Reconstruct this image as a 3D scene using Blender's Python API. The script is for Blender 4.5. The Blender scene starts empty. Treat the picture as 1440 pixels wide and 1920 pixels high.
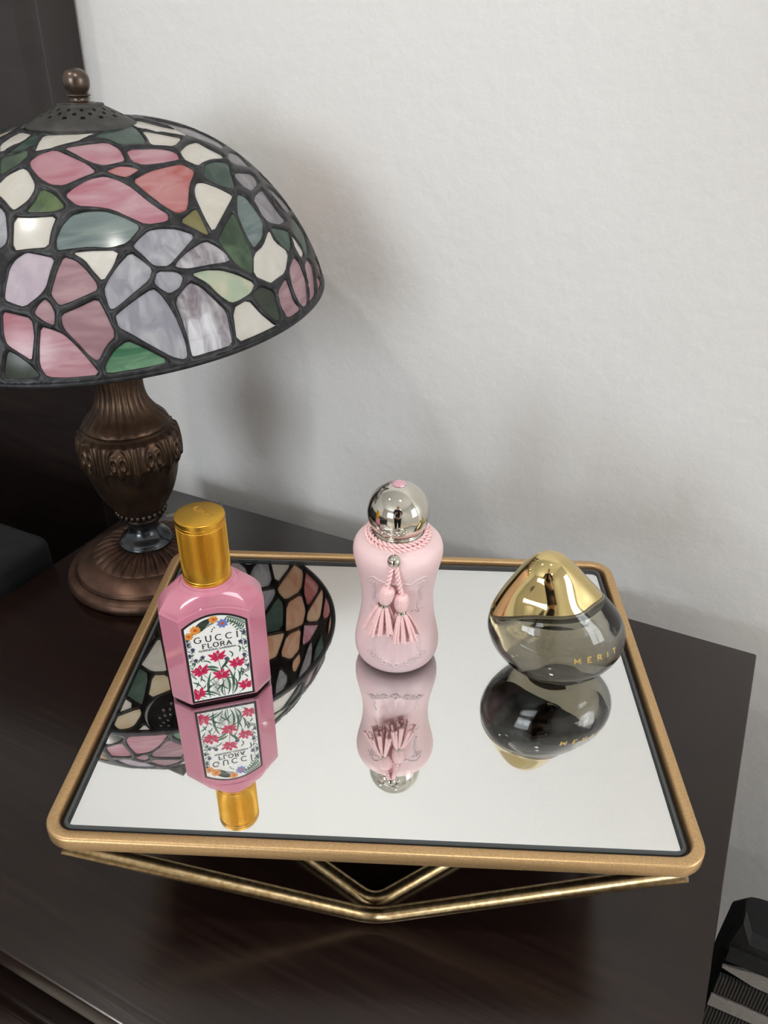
import bpy, bmesh, math, random
import numpy as np
from mathutils import Vector, Matrix
from mathutils.geometry import delaunay_2d_cdt
random.seed(7)
C = bpy.context.scene.collection
sc = bpy.context.scene
PI = math.pi

# ------------------------------------------------------------------ camera
cam_d = bpy.data.cameras.new('camera')
cam_d.sensor_fit = 'HORIZONTAL'; cam_d.sensor_width = 36.0
cam_d.lens = 36.0 * 1493.4 / 1440.0
cam_d.clip_start = 0.01
cam = bpy.data.objects.new('camera', cam_d); C.objects.link(cam)
YAW, PITCH, ROLL = 0.4597, 0.54363, 0.00605
CAM = Vector((0.08985, -0.61686, 0.46054))
_f = Vector((-math.sin(YAW)*math.cos(PITCH), math.cos(YAW)*math.cos(PITCH), -math.sin(PITCH)))
_r0 = Vector((math.cos(YAW), math.sin(YAW), 0)); _u0 = _r0.cross(_f)
_r = math.cos(ROLL)*_r0 + math.sin(ROLL)*_u0
_u = -math.sin(ROLL)*_r0 + math.cos(ROLL)*_u0
cam.matrix_world = Matrix(((_r.x, _u.x, -_f.x, CAM.x), (_r.y, _u.y, -_f.y, CAM.y), (_r.z, _u.z, -_f.z, CAM.z), (0, 0, 0, 1)))
sc.camera = cam

# ------------------------------------------------------------------ world, lights, exposure
w = bpy.data.worlds.new('world'); sc.world = w; w.use_nodes = True
w.node_tree.nodes['Background'].inputs[0].default_value = (0.80, 0.88, 1.0, 1)
w.node_tree.nodes['Background'].inputs[1].default_value = 0.6
sc.view_settings.view_transform = 'Standard'; sc.view_settings.look = 'None'
sc.view_settings.gamma = 1.0; sc.view_settings.use_curve_mapping = False
sc.view_settings.exposure = -0.02
try:
    sc.cycles.max_bounces = 12; sc.cycles.transmission_bounces = 12; sc.cycles.glossy_bounces = 8
    sc.cycles.diffuse_bounces = 5; sc.cycles.caustics_refractive = True; sc.cycles.caustics_reflective = True; sc.cycles.blur_glossy = 0.5
    sc.cycles.sample_clamp_indirect = 6.0
except Exception: pass

RX0, RX1, RY0, RY1, RZ0, RZ1 = -2.5, 2.1, -3.9, 0.0563, -0.58, 1.95   # the room
def area(name, loc, rot, sx, sy, power, col):
    l = bpy.data.lights.new(name, 'AREA'); l.shape = 'RECTANGLE'; l.size = sx; l.size_y = sy
    l.energy = power; l.color = col
    o = bpy.data.objects.new(name, l); C.objects.link(o); o.location = loc; o.rotation_euler = rot
    return o
# daylight through the window in the front wall, and through the one in the right wall
WIN_F = (-1.15, 0.25, 0.30, 1.45)     # x0, x1, z0, z1
WIN_R = (-0.85, -0.06, 0.1, 1.2)     # y0, y1, z0, z1
area('daylight', ((WIN_F[0]+WIN_F[1])/2, RY0-0.04, (WIN_F[2]+WIN_F[3])/2), (PI/2, 0, 0), WIN_F[1]-WIN_F[0], WIN_F[3]-WIN_F[2], 68, (0.88, 0.95, 1.0))
area('daylight', (RX1+0.04, (WIN_R[0]+WIN_R[1])/2, (WIN_R[2]+WIN_R[3])/2), (0, PI/2, 0), WIN_R[3]-WIN_R[2], WIN_R[1]-WIN_R[0], 25, (0.92, 0.97, 1.0))

# ------------------------------------------------------------------ materials
def mat(name, col, rough=0.5, metal=0.0, **k):
    m = bpy.data.materials.new(name); m.use_nodes = True
    b = m.node_tree.nodes['Principled BSDF']
    b.inputs['Base Color'].default_value = (*col, 1); b.inputs['Roughness'].default_value = rough
    b.inputs['Metallic'].default_value = metal
    for kk, v in k.items(): b.inputs[kk.replace('_', ' ')].default_value = v
    return m
def N(m, t, **k):
    n = m.node_tree.nodes.new(t)
    for a, v in k.items(): setattr(n, a, v)
    return n
def L(m, a, b): m.node_tree.links.new(a, b)
def srgb(r, g, b):
    f = lambda c: (c/255/12.92) if c/255 <= 0.04045 else ((c/255+0.055)/1.055)**2.4
    return (f(r), f(g), f(b))
def noisy(m, c1, c2, scale=20, detail=3, stretch=(1, 1, 1), bump=0, bscale=None, dist=0.001, lo=0.35, hi=0.65, rough=None, rot=(0, 0, 0)):
    """two-tone noise on the base colour, optional bump, in object space"""
    b = m.node_tree.nodes['Principled BSDF']
    tc = N(m, 'ShaderNodeTexCoord'); mp = N(m, 'ShaderNodeMapping'); mp.inputs['Scale'].default_value = stretch
    mp.inputs['Rotation'].default_value = rot
    L(m, tc.outputs['Object'], mp.inputs['Vector'])
    n = N(m, 'ShaderNodeTexNoise'); n.inputs['Scale'].default_value = scale; n.inputs['Detail'].default_value = detail
    L(m, mp.outputs[0], n.inputs['Vector'])
    r = N(m, 'ShaderNodeValToRGB'); r.color_ramp.elements[0].position = lo; r.color_ramp.elements[1].position = hi
    r.color_ramp.elements[0].color = (*c1, 1); r.color_ramp.elements[1].color = (*c2, 1)
    L(m, n.outputs['Fac'], r.inputs[0]); L(m, r.outputs[0], b.inputs['Base Color'])
    if rough:
        mr = N(m, 'ShaderNodeMapRange'); mr.inputs['To Min'].default_value = rough[0]; mr.inputs['To Max'].default_value = rough[1]
        L(m, n.outputs['Fac'], mr.inputs['Value']); L(m, mr.outputs[0], b.inputs['Roughness'])
    if bump:
        n2 = N(m, 'ShaderNodeTexNoise'); n2.inputs['Scale'].default_value = bscale or scale; n2.inputs['Detail'].default_value = 4
        L(m, mp.outputs[0], n2.inputs['Vector'])
        bp = N(m, 'ShaderNodeBump'); bp.inputs['Strength'].default_value = bump; bp.inputs['Distance'].default_value = dist
        L(m, n2.outputs['Fac'], bp.inputs['Height']); L(m, bp.outputs[0], b.inputs['Normal'])
    return m

# ------------------------------------------------------------------ mesh helpers
def link(name, me, m=None, parent=None, smooth=True):
    o = bpy.data.objects.new(name, me); C.objects.link(o)
    if m is not None:
        for x in (m if isinstance(m, (list, tuple)) else [m]): me.materials.append(x)
    if parent is not None: o.parent = parent
    if smooth:
        for p in me.polygons: p.use_smooth = True
    return o
def auto(me, deg=35):
    me.update()
    bm = bmesh.new(); bm.from_mesh(me)
    for e in bm.edges:
        if len(e.link_faces) == 2 and e.calc_face_angle(0) > math.radians(deg): e.smooth = False
    bm.to_mesh(me); bm.free()
def obj(name, bm, m=None, parent=None, smooth=True, sharp=35):
    me = bpy.data.meshes.new(name); bm.to_mesh(me); bm.free()
    o = link(name, me, m, parent, smooth)
    if smooth and sharp: auto(me, sharp)
    return o
def empty(name, label, cat, loc=(0, 0, 0), rz=0, group=None):
    o = bpy.data.objects.new(name, None); C.objects.link(o); o.location = loc; o.rotation_euler = (0, 0, rz)
    o.empty_display_size = 0.02
    o['label'] = label; o['category'] = cat
    if group: o['group'] = group
    return o
def struct(o): o['kind'] = 'structure'; return o
def add_box(bm, x0, x1, y0, y1, z0, z1, bev=0.0, seg=2, mi=0):
    vs = [bm.verts.new((x, y, z)) for z in (z0, z1) for y in (y0, y1) for x in (x0, x1)]
    q = [(0, 2, 3, 1), (4, 5, 7, 6), (0, 1, 5, 4), (2, 6, 7, 3), (0, 4, 6, 2), (1, 3, 7, 5)]
    fs = [bm.faces.new([vs[i] for i in f]) for f in q]
    for f in fs: f.material_index = mi
    if bev > 0:
        es = list({e for f in fs for e in f.edges})
        bmesh.ops.bevel(bm, geom=es, offset=bev, segments=seg, affect='EDGES', profile=0.5)
    return vs
def box(name, x0, x1, y0, y1, z0, z1, m, parent=None, bev=0.0, seg=2):
    bm = bmesh.new(); add_box(bm, x0, x1, y0, y1, z0, z1, bev, seg)
    return obj(name, bm, m, parent, smooth=bev > 0)
def tube(bm, pts, r, n=12, closed=False, cap=True, mi=0):
    """sweep a circle along a polyline (parallel transport); r may be a list"""
    P = [Vector(p) for p in pts]; K = len(P)
    R = r if isinstance(r, (list, tuple)) else [r]*K
    T = []
    for i in range(K):
        a = P[(i-1) % K] if (closed or i > 0) else P[i]
        b = P[(i+1) % K] if (closed or i < K-1) else P[i]
        T.append((b-a).normalized())
    nrm = T[0].orthogonal().normalized(); rings = []
    for i in range(K):
        if i: 
            nrm = (nrm - T[i]*nrm.dot(T[i])).normalized()
        bi = T[i].cross(nrm)
        rings.append([bm.verts.new(P[i] + (nrm*math.cos(2*PI*k/n) + bi*math.sin(2*PI*k/n))*R[i]) for k in range(n)])
    off = 0
    if closed:
        best = 1e9
        for s in range(n):
            d = sum((rings[-1][k].co - rings[0][(k+s) % n].co).length for k in range(n))
            if d < best: best, off = d, s
    M = K if closed else K-1
    for i in range(M):
        a, b = rings[i], rings[(i+1) % K]
        o = off if (closed and i == K-1) else 0
        for k in range(n):
            f = bm.faces.new((a[k], a[(k+1) % n], b[(k+1+o) % n], b[(k+o) % n])); f.material_index = mi
    if not closed and cap:
        f = bm.faces.new(rings[0][::-1]); f.material_index = mi
        f = bm.faces.new(rings[-1]); f.material_index = mi
def round_path(pts, rad, closed=False, seg=6):
    """replace corners of a polyline by arcs (quadratic)"""
    P = [Vector(p) for p in pts]; out = []; K = len(P)
    for i in range(K):
        if not closed and i in (0, K-1): out.append(P[i]); continue
        a, b, c = P[i-1], P[i], P[(i+1) % K]
        d1 = min(rad, (a-b).length*0.45); d2 = min(rad, (c-b).length*0.45)
        s = b+(a-b).normalized()*d1; e = b+(c-b).normalized()*d2
        for k in range(seg+1):
            t = k/seg; out.append(s*(1-t)**2 + b*2*t*(1-t) + e*t*t)
    return out
def lathe(bm, prof, n=64, fr=None, cap0=True, cap1=True, mi=0, ctr=(0, 0)):
    """prof: list of (r, z). fr(theta, i, r, z) -> (r, z)"""
    rings = []
    for i, (r, z) in enumerate(prof):
        ring = []
        for k in range(n):
            t = 2*PI*k/n
            rr, zz = fr(t, i, r, z) if fr else (r, z)
            ring.append(bm.verts.new((ctr[0]+rr*math.cos(t), ctr[1]+rr*math.sin(t), zz)))
        rings.append(ring)
    for i in range(len(rings)-1):
        for k in range(n):
            f = bm.faces.new((rings[i][k], rings[i][(k+1) % n], rings[i+1][(k+1) % n], rings[i+1][k])); f.material_index = mi
    if cap0: bm.faces.new(rings[0][::-1]).material_index = mi
    if cap1: bm.faces.new(rings[-1]).material_index = mi
    return rings
def smooth_prof(P, n=6):
    """Catmull-Rom through (r,z) points"""
    out = []; K = len(P)
    for i in range(K-1):
        p0, p1, p2, p3 = P[max(i-1, 0)], P[i], P[i+1], P[min(i+2, K-1)]
        for k in range(n):
            t = k/n
            out.append(tuple(0.5*((2*p1[j]) + (-p0[j]+p2[j])*t + (2*p0[j]-5*p1[j]+4*p2[j]-p3[j])*t*t + (-p0[j]+3*p1[j]-3*p2[j]+p3[j])*t**3) for j in (0, 1)))
    out.append(P[-1]); return out

# stroke lettering (polylines in a unit-high box)
def _arc(cx, cy, rx, ry, a0, a1, n=12): return [(cx+rx*math.cos(math.radians(a0+(a1-a0)*i/n)), cy+ry*math.sin(math.radians(a0+(a1-a0)*i/n))) for i in range(n+1)]
GLY = {
 'G': (1.0, [_arc(.5, .5, .48, .5, 48, 318), [(.86, .16), (.86, .46)], [(.62, .46), (.98, .46)]], []),
 'U': (.9, [[(.12, 1), (.12, .38)] + _arc(.45, .36, .33, .36, 180, 360) + [(.78, 1)]], [(.12, 1), (.78, 1)]),
 'C': (.95, [_arc(.5, .5, .48, .5, 48, 312)], []),
 'I': (.3, [[(.15, 0), (.15, 1)]], [(.15, 0), (.15, 1)]),
 'F': (.7, [[(.12, 0), (.12, 1), (.66, 1), (.66, .84)], [(.12, .53), (.5, .53)]], [(.12, 0)]),
 'L': (.7, [[(.12, 1), (.12, 0), (.66, 0), (.66, .18)]], [(.12, 1)]),
 'O': (1.0, [_arc(.5, .5, .46, .5, 0, 360, 20)], []),
 'R': (.85, [[(.12, 0), (.12, 1), (.45, 1)] + _arc(.45, .76, .27, .24, 90, -90, 8) + [(.12, .52)], [(.42, .52), (.82, 0)]], [(.12, 0)]),
 'A': (.9, [[(.05, 0), (.45, 1), (.85, 0)], [(.2, .36), (.7, .36)]], [(.05, 0), (.85, 0)]),
 'E': (.7, [[(.64, .16), (.64, 0), (.12, 0), (.12, 1), (.64, 1), (.64, .84)], [(.12, .52), (.5, .52)]], []),
 'S': (.65, [_arc(.33, .75, .25, .24, 40, 270, 10) + _arc(.33, .26, .27, .25, 90, -140, 10)], []),
 'D': (.9, [[(.12, 0), (.12, 1), (.4, 1)] + _arc(.4, .5, .44, .5, 90, -90, 12) + [(.12, 0)]], []),
 'N': (.9, [[(.12, 0), (.12, 1), (.78, 0), (.78, 1)]], [(.12, 0), (.78, 1)]),
 'M': (1.05, [[(.1, 0), (.1, 1), (.52, .25), (.94, 1), (.94, 0)]], []),
 'T': (.8, [[(.4, 0), (.4, 1)], [(.05, 1), (.75, 1)]], []),
 ' ': (.5, [], []),
}
def lettering(bm, text, x0, x1, y0, h, place, sw=.1, serif=True, mi=0, thin=0.65):
    """place(x, y, d) -> Vector maps the plane of the text (d = height above it)"""
    adv = [GLY[c][0] for c in text]; gap = 0
    tot = sum(adv); n = len(text)
    sx = h*1.0; gap = ((x1-x0) - tot*sx)/max(n-1, 1)
    if gap < 0.08*h: sx = (x1-x0)/(tot+0.16*(n-1)); gap = 0.16*sx
    x = x0
    def ribbon(pts, wd):
        P = []
        for a, b in zip(pts[:-1], pts[1:]):
            kk = 3 if math.hypot(b[0]-a[0], b[1]-a[1]) > .3 else 1
            for q in range(kk): P.append((a[0]+(b[0]-a[0])*q/kk, a[1]+(b[1]-a[1])*q/kk))
        P.append(pts[-1]); lv = []
        for i, p in enumerate(P):
            a = P[max(i-1, 0)]; b = P[min(i+1, len(P)-1)]
            d = Vector((b[0]-a[0], b[1]-a[1])); d.normalize()
            ww = wd*(thin+(1-thin)*abs(d.y))
            nn = Vector((-d.y, d.x))*ww/2
            q = [place(x+(p[0])*sx+s*nn.x*h, y0+p[1]*h+s*nn.y*h, dd) for s in (1, -1) for dd in (0.00012*1, -0.0001)]
            lv.append([bm.verts.new(v) for v in q])
        for a, b in zip(lv[:-1], lv[1:]):
            for f in ((a[0], a[2], b[2], b[0]), (a[1], b[1], b[3], a[3]), (a[0], b[0], b[1], a[1]), (a[2], a[3], b[3], b[2])):
                try: bm.faces.new(f).material_index = mi
                except ValueError: pass
    for c, a in zip(text, adv):
        for st in GLY[c][1]: ribbon(st, sw)
        if serif:
            for (px, py) in GLY[c][2]: ribbon([(px-.13, py), (px+.13, py)], sw*.8)
        x += a*sx+gap

# ------------------------------------------------------------------ room shell
m_wall = noisy(mat('wall_paint', (.7, .7, .7), .55), srgb(226, 224, 222), srgb(231, 229, 227), 3, 4, lo=.3, hi=.7)
def wall_bump(m):
    b = m.node_tree.nodes['Principled BSDF']; tc = N(m, 'ShaderNodeTexCoord')
    n1 = N(m, 'ShaderNodeTexNoise'); n1.inputs['Scale'].default_value = 70; n1.inputs['Detail'].default_value = 4; n1.inputs['Roughness'].default_value = .55
    n2 = N(m, 'ShaderNodeTexVoronoi'); n2.inputs['Scale'].default_value = 26; n2.inputs['Randomness'].default_value = 1
    r = N(m, 'ShaderNodeMapRange'); r.inputs['From Min'].default_value = 0; r.inputs['From Max'].default_value = .13; r.inputs['To Min'].default_value = .25; r.inputs['To Max'].default_value = 0
    a = N(m, 'ShaderNodeMath', operation='ADD')
    L(m, tc.outputs['Object'], n1.inputs[0]); L(m, tc.outputs['Object'], n2.inputs[0])
    L(m, n2.outputs['Distance'], r.inputs['Value']); L(m, r.outputs[0], a.inputs[0]); L(m, n1.outputs['Fac'], a.inputs[1])
    bp = N(m, 'ShaderNodeBump'); bp.inputs['Strength'].default_value = .28; bp.inputs['Distance'].default_value = .0026
    L(m, a.outputs[0], bp.inputs['Height']); L(m, bp.outputs[0], b.inputs['Normal'])
wall_bump(m_wall)
m_ceil = noisy(mat('ceiling_paint', (.8, .8, .8), .8), srgb(236, 234, 230), srgb(240, 238, 234), 4)
m_floor = noisy(mat('floor_boards', (.3, .2, .15), .4), srgb(196, 184, 168), srgb(212, 200, 186), 6, 4, (1, 12, 1))
m_trim = noisy(mat('white_trim', (.8, .8, .8), .4), srgb(235, 235, 232), srgb(240, 240, 238), 10)
T_ = .1
def wall(name, boxes, m):
    bm = bmesh.new()
    for b in boxes: add_box(bm, *b)
    return struct(obj(name, bm, m, smooth=False))
wall('floor', [(RX0-T_, RX1+T_, RY0-T_, RY1+T_, RZ0-T_, RZ0)], m_floor)
wall('ceiling', [(RX0-T_, RX1+T_, RY0-T_, RY1+T_, RZ1, RZ1+T_)], m_ceil)
wall('wall_back', [(RX0-T_, RX1+T_, RY1, RY1+T_, RZ0, RZ1)], m_wall)
wall('wall_left', [(RX0-T_, RX0, RY0, RY1, RZ0, RZ1)], m_wall)
a, b, c, d = WIN_F
wall('wall_front', [(RX0, a, RY0-T_, RY0, RZ0, RZ1), (b, RX1, RY0-T_, RY0, RZ0, RZ1), (a, b, RY0-T_, RY0, RZ0, c), (a, b, RY0-T_, RY0, d, RZ1)], m_wall)
e, f, g, h = WIN_R
wall('wall_right', [(RX1, RX1+T_, RY0, e, RZ0, RZ1), (RX1, RX1+T_, f, RY1, RZ0, RZ1), (RX1, RX1+T_, e, f, RZ0, g), (RX1, RX1+T_, e, f, h, RZ1)], m_wall)
m_pane = bpy.data.materials.new('window_glass'); m_pane.use_nodes = True
nt = m_pane.node_tree; nt.nodes.remove(nt.nodes['Principled BSDF'])
tr = N(m_pane, 'ShaderNodeBsdfTransparent'); gl = N(m_pane, 'ShaderNodeBsdfGlossy'); gl.inputs['Roughness'].default_value = .02
mx = N(m_pane, 'ShaderNodeMixShader'); mx.inputs[0].default_value = .06
L(m_pane, tr.outputs[0], mx.inputs[1]); L(m_pane, gl.outputs[0], mx.inputs[2]); L(m_pane, mx.outputs[0], nt.nodes['Material Output'].inputs[0])
def window(name, along, p, u0, u1, z0, z1):
    """along 'x': pane in a y-plane; 'y': pane in an x-plane"""
    def B(bm, ua, ub, za, zb, t0, t1):
        if along == 'x': add_box(bm, ua, ub, p-t1, p-t0, za, zb)
        else: add_box(bm, p+t0, p+t1, ua, ub, za, zb)
    bm = bmesh.new(); fr = .045
    B(bm, u0, u0+fr, z0, z1, -.012, .03); B(bm, u1-fr, u1, z0, z1, -.012, .03)
    B(bm, u0+fr, u1-fr, z0, z0+fr, -.012, .03); B(bm, u0+fr, u1-fr, z1-fr, z1, -.012, .03)
    um = (u0+u1)/2; B(bm, um-.015, um+.015, z0+fr, z1-fr, 0, .02)
    zm = (z0+z1)/2; B(bm, u0+fr, u1-fr, zm-.012, zm+.012, 0, .02)
    r = struct(obj(name, bm, m_trim, smooth=False))
    bm = bmesh.new(); B(bm, u0+fr, u1-fr, z0+fr, z1-fr, .008, .012)
    obj('pane', bm, m_pane, r, smooth=False)
window('window_1', 'x', RY0, *WIN_F)
window('window_2', 'y', RX1, *WIN_R)
wall('baseboard_back', [(RX0, RX1, RY1-.015, RY1, RZ0, RZ0+.09)], m_trim)
wall('baseboard_right', [(RX1-.015, RX1, RY0, RY1-.015, RZ0, RZ0+.09)], m_trim)
wall('baseboard_front', [(RX0, RX1-.015, RY0, RY0+.015, RZ0, RZ0+.09)], m_trim)
# a dark wooden door in the front wall, right part
m_door = noisy(mat('dark_door_wood', (.05, .03, .02), .35), srgb(48, 34, 28), srgb(62, 45, 36), 8, 4, (10, 1, 1))
bm = bmesh.new(); add_box(bm, .75, 1.55, RY0+.001, RY0+.035, RZ0, RZ0+2.05, .004)
for (za, zb) in ((.2, .95), (1.1, 1.9)): add_box(bm, .87, 1.43, RY0+.03, RY0+.045, RZ0+za, RZ0+zb, .01)
dr = struct(obj('door_1', bm, m_door))
bm = bmesh.new(); tube(bm, [(.82, RY0+.035, .42), (.82, RY0+.08, .42), (.93, RY0+.08, .42)], .009)
obj('door_handle', bm, mat('door_handle_steel', (.6, .6, .6), .3, 1), dr)

# ------------------------------------------------------------------ nightstand
def wood(name, c1, c2, rough, rot=0):
    m = mat(name, c1, rough)
    b = m.node_tree.nodes['Principled BSDF']
    tc = N(m, 'ShaderNodeTexCoord'); mp = N(m, 'ShaderNodeMapping'); mp.inputs['Scale'].default_value = (4, 90, 30); mp.inputs['Rotation'].default_value = (0, 0, rot)
    L(m, tc.outputs['Object'], mp.inputs['Vector'])
    n = N(m, 'ShaderNodeTexNoise'); n.inputs['Scale'].default_value = 3; n.inputs['Detail'].default_value = 6; n.inputs['Distortion'].default_value = .4
    L(m, mp.outputs[0], n.inputs['Vector'])
    r = N(m, 'ShaderNodeValToRGB'); r.color_ramp.elements[0].position = .35; r.color_ramp.elements[1].position = .7
    r.color_ramp.elements[0].color = (*c1, 1); r.color_ramp.elements[1].color = (*c2, 1)
    L(m, n.outputs['Fac'], r.inputs[0]); L(m, r.outputs[0], b.inputs['Base Color'])
    bp = N(m, 'ShaderNodeBump'); bp.inputs['Strength'].default_value = .12; bp.inputs['Distance'].default_value = .0006
    L(m, n.outputs['Fac'], bp.inputs['Height']); L(m, bp.outputs[0], b.inputs['Normal'])
    return m
m_wood = wood('espresso_wood', srgb(24, 13, 10), srgb(36, 22, 17), .23)
m_head = wood('headboard_wood', srgb(27, 19, 17), srgb(40, 30, 27), .42)
m_head.node_tree.nodes['Principled BSDF'].inputs['Specular IOR Level'].default_value = .5
NX0, NX1, NY0, NY1 = -.4991, .1460, -.4785, 0
ns = empty('nightstand', 'dark espresso wooden nightstand with satin top under the gold mirror tray', 'nightstand', ((NX0+NX1)/2, (NY0+NY1)/2, RZ0))
def nbox(name, x0, x1, y0, y1, z0, z1, m, bev=.002, parent=ns):
    ox, oy = (NX0+NX1)/2, (NY0+NY1)/2
    return box(name, x0-ox, x1-ox, y0-oy, y1-oy, z0-RZ0, z1-RZ0, m, parent, bev)
nbox('top', NX0, NX1, NY0, NY1, -.020, 0, m_wood, .0018)
nbox('side_panel', NX0+.006, NX0+.022, NY0+.03, NY1-.002, RZ0+.05, -.0201, m_wood, .001)
nbox('side_panel', NX1-.022, NX1-.006, NY0+.03, NY1-.002, RZ0+.05, -.0201, m_wood, .001)
nbox('back_panel', NX0+.0221, NX1-.0221, NY1-.014, NY1-.003, RZ0+.05, -.0202, m_wood, .001)
nbox('shelf', NX0+.0221, NX1-.0221, NY0+.035, NY1-.0142, -.205, -.190, m_wood, .001)
nbox('bottom_panel', NX0+.0221, NX1-.0221, NY0+.048, NY1-.0142, RZ0+.05, RZ0+.065, m_wood, .001)
for (za, zb) in ((-.365, -.207), (RZ0+.052, -.368)):
    dw = nbox('drawer', NX0+.0235, NX1-.0235, NY0+.030, NY0+.045, za, zb, m_wood, .002)
    bm = bmesh.new(); lathe(bm, smooth_prof([(.004, 0), (.004, .008), (.011, .014), (.012, .02), (.006, .024)], 4), 20)
    k = obj('knob', bm, mat('knob_bronze', srgb(90, 75, 60), .35, 1), dw); k.rotation_euler = (PI/2, 0, 0)
    k.location = (0, NY0+.030-(NY0+NY1)/2, (za+zb)/2-RZ0)
for x in (NX0+.03, NX1-.03):
    for y in (NY0+.05, NY1-.03): nbox('leg', x-.018, x+.018, y-.018, y+.018, RZ0, RZ0+.05, m_wood)
# dust specks on the left of the top
# ------------------------------------------------------------------ bed: headboard and mattress at the left
HX = -.5779
hb = empty('headboard', 'dark wooden headboard standing against the wall behind the stained glass lamp', 'headboard', (-1.25, .027, RZ0))
def hbox(name, x0, x1, y0, y1, z0, z1, m, bev=.002): return box(name, x0+1.25, x1+1.25, y0-.027, y1-.027, z0-RZ0, z1-RZ0, m, hb, bev)
hbox('post', HX-.031, HX, .0068, .0541, RZ0, .765, m_head, .0006)
hbox('panel', -2.0, HX-.0316, .009, .051, RZ0+.2, .757, m_head, .0004)
hbox('post', -2.03, -2.001, .0068, .0541, RZ0, .765, m_head, .0006)
hb.rotation_euler = (0, math.radians(1.6), 0); hb.location.x = -1.25 - .9*math.sin(math.radians(1.6)); hb.location.z = RZ0 + .0002 - 0.0
bed = empty('bed', 'bed with charcoal cover, its dark corner at the left edge behind the lamp foot', 'bed', (-1.22, -1.05, RZ0))
def bbox_(name, x0, x1, y0, y1, z0, z1, m, bev=.002, seg=2): return box(name, x0+1.22, x1+1.22, y0+1.05, y1+1.05, z0-RZ0, z1-RZ0, m, bed, bev, seg)
m_bedcov = noisy(mat('charcoal_bedding', (.02, .02, .02), .85), srgb(22, 24, 26), srgb(29, 31, 33), 60, 3, bump=.3, bscale=400)
bbox_('base', -1.98, -.53, -1.97, -.145, RZ0+.10, -.30, m_head, .003)
bbox_('mattress', -1.99, -.512, -1.98, -.160, -.2995, .022, m_bedcov, .012, 4)
for x in (-1.95, -.56):
    for y in (-1.94, -.2): bbox_('leg', x-.02, x+.02, y-.02, y+.02, RZ0, RZ0+.10, m_head)

# ------------------------------------------------------------------ black bag to the right of the nightstand
m_blk = noisy(mat('black_nylon', (.01, .01, .01), .85), srgb(8, 8, 9), srgb(14, 14, 15), 200, 2, bump=.3, bscale=900)
m_web = mat('black_ribbed_webbing', srgb(16, 14, 14), .65)
def ribs(m, sc_, axis=0):
    b = m.node_tree.nodes['Principled BSDF']; tc = N(m, 'ShaderNodeTexCoord'); wv = N(m, 'ShaderNodeTexWave'); wv.bands_direction = 'XYZ'[axis]
    wv.inputs['Scale'].default_value = sc_; L(m, tc.outputs['Object'], wv.inputs[0])
    r = N(m, 'ShaderNodeValToRGB'); r.color_ramp.elements[0].color = (.002, .002, .002, 1); r.color_ramp.elements[1].color = (.010, .008, .007, 1)
    L(m, wv.outputs['Fac'], r.inputs[0]); L(m, r.outputs[0], b.inputs['Base Color'])
    bp = N(m, 'ShaderNodeBump'); bp.inputs['Strength'].default_value = .8; bp.inputs['Distance'].default_value = .001
    L(m, wv.outputs['Fac'], bp.inputs['Height']); L(m, bp.outputs[0], b.inputs['Normal'])
ribs(m_web, 130, 0)
m_gry = noisy(mat('grey_canvas', (.2, .2, .2), .7), srgb(128, 124, 120), srgb(150, 146, 142), 300, 2, (1, 1, 4), bump=.3)
BX, BY = .318, -.155
bag = empty('bag', 'black nylon bag with ribbed webbing and grey stripes on the floor right of the nightstand', 'bag', (BX, BY, RZ0))
def sup(t, sx, sy, e=.22): return (sx*math.copysign(abs(math.cos(t))**e, math.cos(t)), sy*math.copysign(abs(math.sin(t))**e, math.sin(t)))
bm = bmesh.new(); secs = []
for (z, sx, sy) in [(RZ0, .124, .022), (RZ0+.02, .142, .027), (-.40, .1475, .028), (-.20, .1475, .028), (-.150, .146, .027), (-.132, .138, .020), (-.127, .11, .010)]:
    secs.append([bm.verts.new((*sup(2*PI*(k+.5)/96, sx, sy), z-RZ0)) for k in range(96)])
for a, b in zip(secs[:-1], secs[1:]):
    for k in range(96): bm.faces.new((a[k], a[(k+1) % 96], b[(k+1) % 96], b[k]))
bm.faces.new(secs[0][::-1]); bm.faces.new(secs[-1])
obj('body', bm, m_blk, bag)
def belt(name, z0, z1, off, m, wav=0.0, x0=-.1445, x1=.1445, taper=0.0):
    """flat band stitched across the front of the body"""
    bm = bmesh.new(); rows = []; n = 60
    for k in range(n+1):
        x = x0+(x1-x0)*k/n; dz = wav*math.sin(k*.11+.4); h_ = (z1-z0)/2*min(1, .15+(x-x0)/max(taper, 1e-6)) if taper else (z1-z0)/2; zm = (z0+z1)/2-RZ0+dz
        rows.append([bm.verts.new((x, y, z)) for (y, z) in ((-.0275, zm-h_), (-.0285-off, zm-h_+.0006), (-.0285-off, zm+h_-.0006), (-.0275, zm+h_))])
    for a, b in zip(rows[:-1], rows[1:]):
        for j in range(4): bm.faces.new((a[j], b[j], b[(j+1) % 4], a[(j+1) % 4]))
    bm.faces.new(rows[0]); bm.faces.new(rows[-1][::-1])
    return obj(name, bm, m, bag)
belt('webbing_band', -.2005, -.1757, .0020, m_web, .0015)
belt('grey_stripe', -.1752, -.1560, .0012, m_gry, .0012, taper=.030)
belt('webbing_band', -.300, -.2215, .0020, m_web, .0015)
belt('grey_stripe', -.2210, -.2050, .0012, m_gry, .0012)
belt('top_binding', -.1545, -.1400, .0030, m_blk, .0010)
tri = [(-.1465, -.026, -.150), (-.1420, -.029, -.106), (-.1330, -.029, -.128), (-.118, -.027, -.131), (-.112, -.026, -.150)]
fr_ = [bm_v for bm_v in tri]; bm = bmesh.new()
f1 = [bm.verts.new((x, y, z-RZ0)) for x, y, z in tri]; f2 = [bm.verts.new((x+.001, y+.012, z-RZ0)) for x, y, z in tri]
bm.faces.new(f1); bm.faces.new(f2[::-1])
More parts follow.
